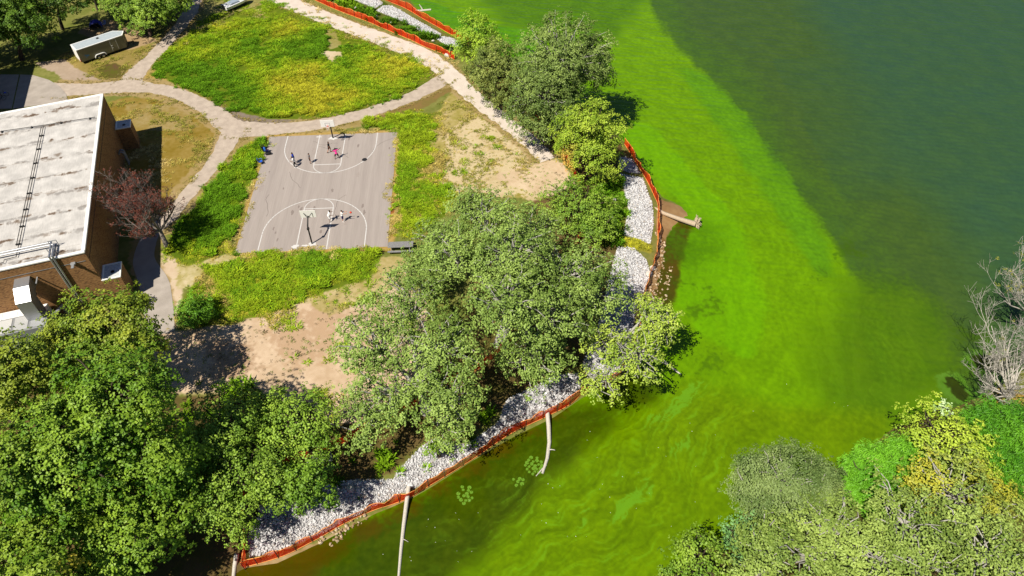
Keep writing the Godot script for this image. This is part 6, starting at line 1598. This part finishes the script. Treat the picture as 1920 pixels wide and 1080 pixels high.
func make_vehicles() -> void:
	# enclosed cargo trailer; its own x runs to the nose, +z is the side towards the viewer
	var a := Vector3(-69.56,0,-104.69); var b := Vector3(-64.14,0,-109.73)
	var dir := (b - a); var ln := dir.length()
	var o := thing("cargo_trailer", "grey-green enclosed cargo trailer with pale roof and twin wheels", "trailer", (a + b) / 2, -atan2(dir.z, dir.x))
	var hide := mat(Color(0.42, 0.41, 0.33), 0.45)
	var w := 2.45; var h := 2.45; var g := 0.42
	var foot := PackedVector2Array([Vector2(-ln / 2, 0), Vector2(-ln / 2, -w), Vector2(ln / 2 - 0.6, -w), Vector2(ln / 2 + 0.7, -w / 2), Vector2(ln / 2, 0)])
	obj("body", slab(foot, g, h), hide, o)
	var rim := Geometry2D.offset_polygon(foot, 0.05)
	var roof := obj("roof", slab(rim[0], h + 0.002, h + 0.09), M.white, o)
	obj("roof_sheet", slab(Geometry2D.offset_polygon(foot, -0.12)[0], h + 0.09, h + 0.112), mottled(Color(0.62, 0.67, 0.70), Color(0.70, 0.73, 0.76), 3.0, 0.45, 23, 0.0, false), roof)
	var st := begin()
	box(st, Vector3(0.3, h + 0.113, -w * 0.62), Vector3(0.36, 0.1, 0.36), 0.02)
	obj("roof_vent", done(st), M.black, roof)
	st = begin()
	box(st, Vector3(ln / 2 - 1.75, 0.62, 0.012), Vector3(0.95, 1.75, 0.03), 0.01)
	var door := obj("side_door", done(st), mat(Color(0.44, 0.43, 0.345), 0.45), o)
	st = begin()
	for x in [-2.24, -1.26]: box(st, Vector3(ln / 2 + x, 0.6, 0.03), Vector3(0.03, 1.8, 0.015), 0.0)
	box(st, Vector3(ln / 2 - 1.75, 2.38, 0.03), Vector3(1.0, 0.03, 0.015), 0.0)
	obj("door_trim", done(st), M.white, door)
	st = begin()
	box(st, Vector3(ln / 2 - 2.1, 1.35, 0.04), Vector3(0.08, 0.16, 0.05), 0.01)
	box(st, Vector3(ln / 2 - 2.1, 1.0, 0.04), Vector3(0.08, 0.1, 0.05), 0.01)
	obj("door_latch", done(st), M.white, door)
	for x in [-1.0, -0.25]:
		wheel(o, Vector3(x, 0.34, 0.02), 0.34, 0.22)
		wheel(o, Vector3(x, 0.34, -w - 0.02), 0.34, 0.22)
	st = begin()
	var p := []; var r := []
	for i in 11:
		var t := PI * i / 10
		p.append(Vector3(-0.62 - cos(t) * 0.88, 0.42 + minf(sin(t) * 0.6, 0.44), 0.12)); r.append(0.075)
	tube(st, p, r, 6)
	obj("fender", done(st), M.white, o)
	st = begin()
	for s in [[-0.7, 0.0], [0.7, 0.0]]:
		rod(st, Vector3(ln / 2 - 0.3, 0.45, -w / 2 + s[0]), Vector3(ln / 2 + 1.7, 0.45, -w / 2), 0.05)
	rod(st, Vector3(ln / 2 + 1.5, 0.05, -w / 2), Vector3(ln / 2 + 1.5, 0.9, -w / 2), 0.04)
	obj("tow_bar", done(st), M.dark, o)
	st = begin()
	box(st, Vector3(-ln / 2 - 0.02, 0.5, -w / 2), Vector3(0.05, 1.85, w - 0.2), 0.01)
	obj("rear_door", done(st), M.white, o)
	st = begin()
	box(st, Vector3(-ln / 2 - 0.03, 0.5, -0.12), Vector3(0.06, 0.5, 0.16), 0.02)
	obj("tail_light", done(st), mat(Color(0.8, 0.2, 0.05), 0.3), o)
	# faded blue emblem on the side: a swoosh with two lines of unreadable small print
	st = begin()
	for q in [[-2.75, 1.36, 0.5, 0.05], [-2.55, 1.2, 0.75, 0.10], [-2.42, 1.05, 0.6, 0.12], [-2.7, 0.92, 0.4, 0.06]]:
		quad(st, Vector3(q[0] - q[2] / 2, q[1], 0.006), Vector3(q[0] - q[2] / 2 + 0.12, q[1] + q[3], 0.006), Vector3(q[0] + q[2] / 2, q[1] + q[3], 0.006), Vector3(q[0] + q[2] / 2 - 0.12, q[1], 0.006))
	obj("emblem", done(st), mat(Color(0.16, 0.42, 0.62), 0.5), o)
	# boat on a low trailer at the top of the view
	var boat := thing("boat", "small white motor boat on dirt at the top of the view", "boat", Vector3(-49.93,0.35,-125.33), 0.85)
	st = begin()
	var secs := []
	for i in 9:
		var t := i / 8.0
		var half := 0.95 * sqrt(clampf(1.0 - pow(maxf(t - 0.35, 0.0) / 0.65, 2.2), 0.0, 1.0)) + 0.02
		var keel := -0.30 + 0.35 * pow(t, 3.0)
		secs.append([Vector3(-2.6 + 5.2 * t, 0.62 + 0.15 * t, -half), Vector3(-2.6 + 5.2 * t, 0.15 + 0.25 * t * t, -half * 0.85), Vector3(-2.6 + 5.2 * t, keel + 0.1, 0), Vector3(-2.6 + 5.2 * t, 0.15 + 0.25 * t * t, half * 0.85), Vector3(-2.6 + 5.2 * t, 0.62 + 0.15 * t, half)])
	for i in 8:
		for k in 4: quad(st, secs[i][k], secs[i + 1][k], secs[i + 1][k + 1], secs[i][k + 1])
	for k in 3: tri(st, secs[0][0], secs[0][k + 1], secs[0][k + 2])
	obj("hull", done(st), M.white, boat)
	st = begin()
	for i in 8:
		quad(st, secs[i][0] * Vector3(1, 0.97, 0.97), secs[i][4] * Vector3(1, 0.97, 0.97), secs[i + 1][4] * Vector3(1, 0.97, 0.97), secs[i + 1][0] * Vector3(1, 0.97, 0.97))
	obj("deck", done(st), mat(Color(0.78, 0.79, 0.80), 0.5), boat)
	st = begin()
	box(st, Vector3(-0.6, 0.66, 0), Vector3(1.8, 0.28, 1.25), 0.1)
	obj("cockpit_cover", done(st), mat(Color(0.55, 0.60, 0.66), 0.6), boat)
	st = begin()
	box(st, Vector3(-2.78, 0.1, 0), Vector3(0.35, 0.85, 0.36), 0.08)
	obj("outboard_motor", done(st), M.dark, boat)
	st = begin()
	for z in [-0.45, 0.45]: box(st, Vector3(0, -0.35, z), Vector3(3.4, 0.28, 0.1), 0.02)
	obj("cradle", done(st), M.dark, boat)
	# bicycles at the left edge
	bicycle("dark bicycle parked on the apron at the left edge", Vector3(-77.34,0.05,-93.81), 1.1, mat(Color(0.06, 0.07, 0.12), 0.4))
	bicycle("black bicycle leaning beside the other on the apron", Vector3(-77.61,0.05,-95), 0.7, mat(Color(0.05, 0.05, 0.06), 0.4))
	var helmet := obj("helmet", null, mat(Color(0.16, 0.28, 0.72), 0.3))
	st = begin()
	var q := []; var rr := []
	for i in 7:
		var t := PI / 2 * i / 6
		q.append(Vector3(0, sin(t) * 0.16, 0)); rr.append(maxf(cos(t) * 0.17, 0.01))
	tube(st, q, rr, 14)
	helmet.mesh = done(st)
	helmet.scale = Vector3(1.25, 1.0, 1.0)
	helmet.position = Vector3(-76.71,1.05,-94.56)
	tag(helmet, "blue and white cycle helmet hung on the bicycles", "helmet")

func bicycle(label: String, at: Vector3, turn: float, paint: Material) -> void:
	var o := thing("bicycle", label, "bicycle", at, turn, "bicycles on the apron")
	o.rotation.x = 0.1
	for x in [-0.52, 0.52]:
		var st := begin()
		var p := []; var r := []
		for i in 21:
			var a := TAU * i / 20
			p.append(Vector3(x + cos(a) * 0.33, 0.34 + sin(a) * 0.33, 0)); r.append(0.024)
		tube(st, p, r, 5, false)
		var wh := obj("wheel", done(st), M.black, o)
		st = begin()
		for i in 8:
			var a := PI * i / 8
			rod(st, Vector3(x + cos(a) * 0.32, 0.34 + sin(a) * 0.32, 0), Vector3(x - cos(a) * 0.32, 0.34 - sin(a) * 0.32, 0), 0.005, 3)
		obj("spokes", done(st), M.grey, wh)
	var st := begin()
	var seat := Vector3(-0.18, 0.86, 0); var bb := Vector3(-0.06, 0.34, 0); var hd := Vector3(0.36, 0.86, 0)
	for l in [[seat, bb], [seat + Vector3(0.02, -0.1, 0), hd], [bb, hd + Vector3(0.02, -0.12, 0)], [bb, Vector3(-0.52, 0.34, 0)], [seat, Vector3(-0.52, 0.34, 0)], [hd, Vector3(0.52, 0.34, 0)]]:
		rod(st, l[0], l[1], 0.02)
	obj("frame", done(st), paint, o)
	st = begin()
	tube(st, [hd + Vector3(0, 0, 0), hd + Vector3(-0.02, 0.14, 0)], [0.018, 0.018], 6)
	tube(st, [hd + Vector3(-0.06, 0.16, -0.3), hd + Vector3(0, 0.14, 0), hd + Vector3(-0.06, 0.16, 0.3)], [0.016, 0.016, 0.016], 6)
	obj("handlebar", done(st), M.dark, o)
	st = begin()
	tube(st, [Vector3(-0.34, 0.92, 0), Vector3(-0.25, 0.93, 0), Vector3(-0.05, 0.91, 0)], [0.05, 0.075, 0.025], 8)
	obj("saddle", done(st), M.black, o)

# ------------------------------------------------------------------ logs, tables, lily pads
func log_thing(label: String, pts: Array, r: Array, m: Material, stubs: Array) -> Node3D:
	var o := thing("log", label, "log", pts[0])
	var st := begin()
	var p := []
	for q in pts: p.append(q - pts[0])
	tube(st, p, r, 9)
	obj("stem", done(st), m, o)
	for s in stubs:
		st = begin()
		tube(st, [s[0] - pts[0], (s[0] + s[1]) / 2 - pts[0] + Vector3(0, 0.06, 0), s[1] - pts[0]], [s[2], s[2] * 0.75, s[2] * 0.4], 6)
		obj("branch_stub", done(st), m, o)
	return o

func picnic_table(label: String, at: Vector3, turn: float, long: float) -> void:
	var o := thing("picnic_table", label, "picnic table", at, turn)
	for k in 5:
		var st := begin()
		box(st, Vector3(0, 0.72, -0.32 + k * 0.16), Vector3(long, 0.045, 0.145), 0.008)
		obj("top_plank", done(st), M.wood, o)
	for z in [-0.78, 0.78]:
		for k in 2:
			var st := begin()
			box(st, Vector3(0, 0.43, z + (k - 0.5) * 0.15), Vector3(long, 0.045, 0.135), 0.008)
			obj("seat_plank", done(st), M.wood, o)
	for x in [-long * 0.36, long * 0.36]:
		for z in [-1.0, 1.0]:
			var st := begin()
			rod(st, Vector3(x, 0.0, z * 0.68), Vector3(x, 0.72, z * 0.22), 0.045, 6)
			obj("leg", done(st), M.wood, o)
		var st := begin()
		box(st, Vector3(x, 0.36, 0), Vector3(0.08, 0.07, 1.8), 0.0)
		obj("crossbar", done(st), M.wood, o)

func make_small_things() -> void:
	picnic_table("long grey picnic table at the court's lower right corner", Vector3(-13.33,0,-61.4), 0.05, 3.0)
	picnic_table("weathered grey picnic table half hidden under the ash trees", Vector3(-17.67,0,-32.66), 0.35, 2.4)
	# fallen tree with its root plate out in the water
	var w := WATER_Y
	var fallen := log_thing("fallen tree trunk reaching from the stones into the green water", [Vector3(18.01,-0.5,-69.87), Vector3(19.39,-0.45,-68.55), Vector3(21.3,-0.6,-67.59), Vector3(23.16,-0.75,-66.85)], [0.20, 0.24, 0.28, 0.36], M.log, [])
	var st := begin()
	var c := Vector3(23.33,-0.75,-67.05) - fallen.position
	for i in 70:
		var out := Vector3(rng.randf_range(-0.1, 0.9), rng.randf_range(-1, 1), rng.randf_range(-1, 1)).normalized()
		var l := rng.randf_range(0.45, 1.15) * (1.0 - 0.35 * absf(out.x))
		var kink := out + Vector3(rng.randf_range(-0.4, 0.4), rng.randf_range(-0.4, 0.4), rng.randf_range(-0.4, 0.4))
		tube(st, [c - out * 0.05, c + kink * l * 0.55, c + out * l], [0.13, 0.08, 0.02], 5)
	obj("root_plate", done(st), M.log, fallen)
	log_thing("pale curved log lying in the water below the stone bank's bend", [Vector3(3.48,-0.6,-38.85), Vector3(3.6,-1,-37.39), Vector3(3.6,-1.15,-35.69), Vector3(3.34,-1.15,-33.97), Vector3(2.84,-1.2,-32.44)], [0.22, 0.22, 0.20, 0.17, 0.12], M.pale_log, [[Vector3(3.52,-1.1,-34.91), Vector3(4.12,-1,-34.8), 0.07], [Vector3(3.21,-1.15,-33.3), Vector3(2.23,-1.2,-32.17), 0.09]])
	log_thing("long straight log crossing the fence into the southern shallows", [Vector3(-9.38,-0.3,-30.68), Vector3(-9.5,-0.9,-29.27), Vector3(-9.57,-1.15,-27.38), Vector3(-9.58,-1.2,-25.25), Vector3(-9.52,-1.25,-22.54)], [0.20, 0.20, 0.18, 0.15, 0.12], M.pale_log, [[Vector3(-9.57,-1.1,-26.15), Vector3(-8.99,-1.1,-25.86), 0.04]])
	log_thing("short pale log standing in the water at the fence's west corner", [Vector3(-23.35,-0.4,-24.54), Vector3(-23.52,-1.1,-23.73), Vector3(-23.35,-1.25,-22.45)], [0.2, 0.18, 0.15], M.pale_log, [])
	log_thing("forked grey driftwood floating beyond the upper outer fence", [Vector3(-18.56,-1.15,-126.18), Vector3(-16.68,-1.1,-126.07), Vector3(-14.95,-1.1,-126.5)], [0.10, 0.2, 0.17], M.pale_log, [[Vector3(-16.41,-1.1,-126.28), Vector3(-17.05,-0.2,-126.73), 0.14]])
	log_thing("thin broken log poking out of the water under the leaning tree", [Vector3(15.91,-0.8,-45.33), Vector3(16.77,-1,-44.51), Vector3(17.63,-1.15,-43.79)], [0.13, 0.11, 0.07], M.pale_log, [])
	# lily pads
	var pad := mat(Color(0.36, 0.52, 0.10), 0.5)
	var pm := begin()
	for i in 15:
		var a := 0.25 + (TAU - 0.5) * i / 15; var b := 0.25 + (TAU - 0.5) * (i + 1) / 15
		tri(pm, Vector3.ZERO, Vector3(cos(a), 0.02, sin(a)) * 0.2, Vector3(cos(b), 0.02, sin(b)) * 0.2)
		tri(pm, Vector3(0, -0.02, 0), Vector3(cos(b), -0.08, sin(b)) * 0.2, Vector3(cos(a), -0.08, sin(a)) * 0.2)
	var pad_mesh := done(pm)
	for grp in [[Vector3(2.01,-1.19,-33.26), 22, 0.85, "lily pad in the large patch beside the pale curved log", "lily pads by the curved log"], [Vector3(0.54,-1.19,-31.73), 6, 0.5, "lily pad in the small patch between the other two", "lily pads of the small patch"], [Vector3(-4.33,-1.19,-30.29), 15, 0.8, "lily pad in the ring-like patch nearest the southern fence", "lily pads nearest the fence"]]:
		var spots := []
		var tries := 0
		while spots.size() < grp[1] and tries < 400:
			tries += 1
			var a := rng.randf() * TAU
			var d: Vector3 = Vector3(cos(a), 0, sin(a) * 1.1) * grp[2] * sqrt(rng.randf())
			var ok := true
			for q in spots:
				if (q - d).length() < 0.3: ok = false
			if ok: spots.append(d)
		for d in spots:
			var o := obj("lily_pad", pad_mesh, pad)
			o.position = grp[0] + d
			o.rotation.y = rng.randf() * TAU
			o.scale = Vector3.ONE * rng.randf_range(0.65, 1.0)
			tag(o, grp[3], "lily pad", grp[4])
	# specks of froth and feathers on the water
	var xf := []; var col := []
	var area := PackedVector2Array([Vector2(-16.32,-23.86),Vector2(-7.65,-28.65),Vector2(2.04,-34.57),Vector2(8.44,-38.12),Vector2(18.25,-40),Vector2(30.1,-43.97),Vector2(34.36,-40),Vector2(16.08,-27.65),Vector2(1.8,-22.96)])
	var b := bounds(area)
	for i in 130:
		var p := Vector2(rng.randf_range(b.position.x, b.end.x), rng.randf_range(b.position.y, b.end.y))
		if not Geometry2D.is_point_in_polygon(p, area): continue
		xf.append(Transform3D(Basis.IDENTITY.scaled(Vector3.ONE * rng.randf_range(0.03, 0.08)), Vector3(p.x, WATER_Y, p.y)))
		col.append(Color(0.9, 0.9, 0.85))
	tag(many("froth", stone_mesh(99), M.stone, xf, col), "white specks of froth on the green water", "froth", "", "stuff")
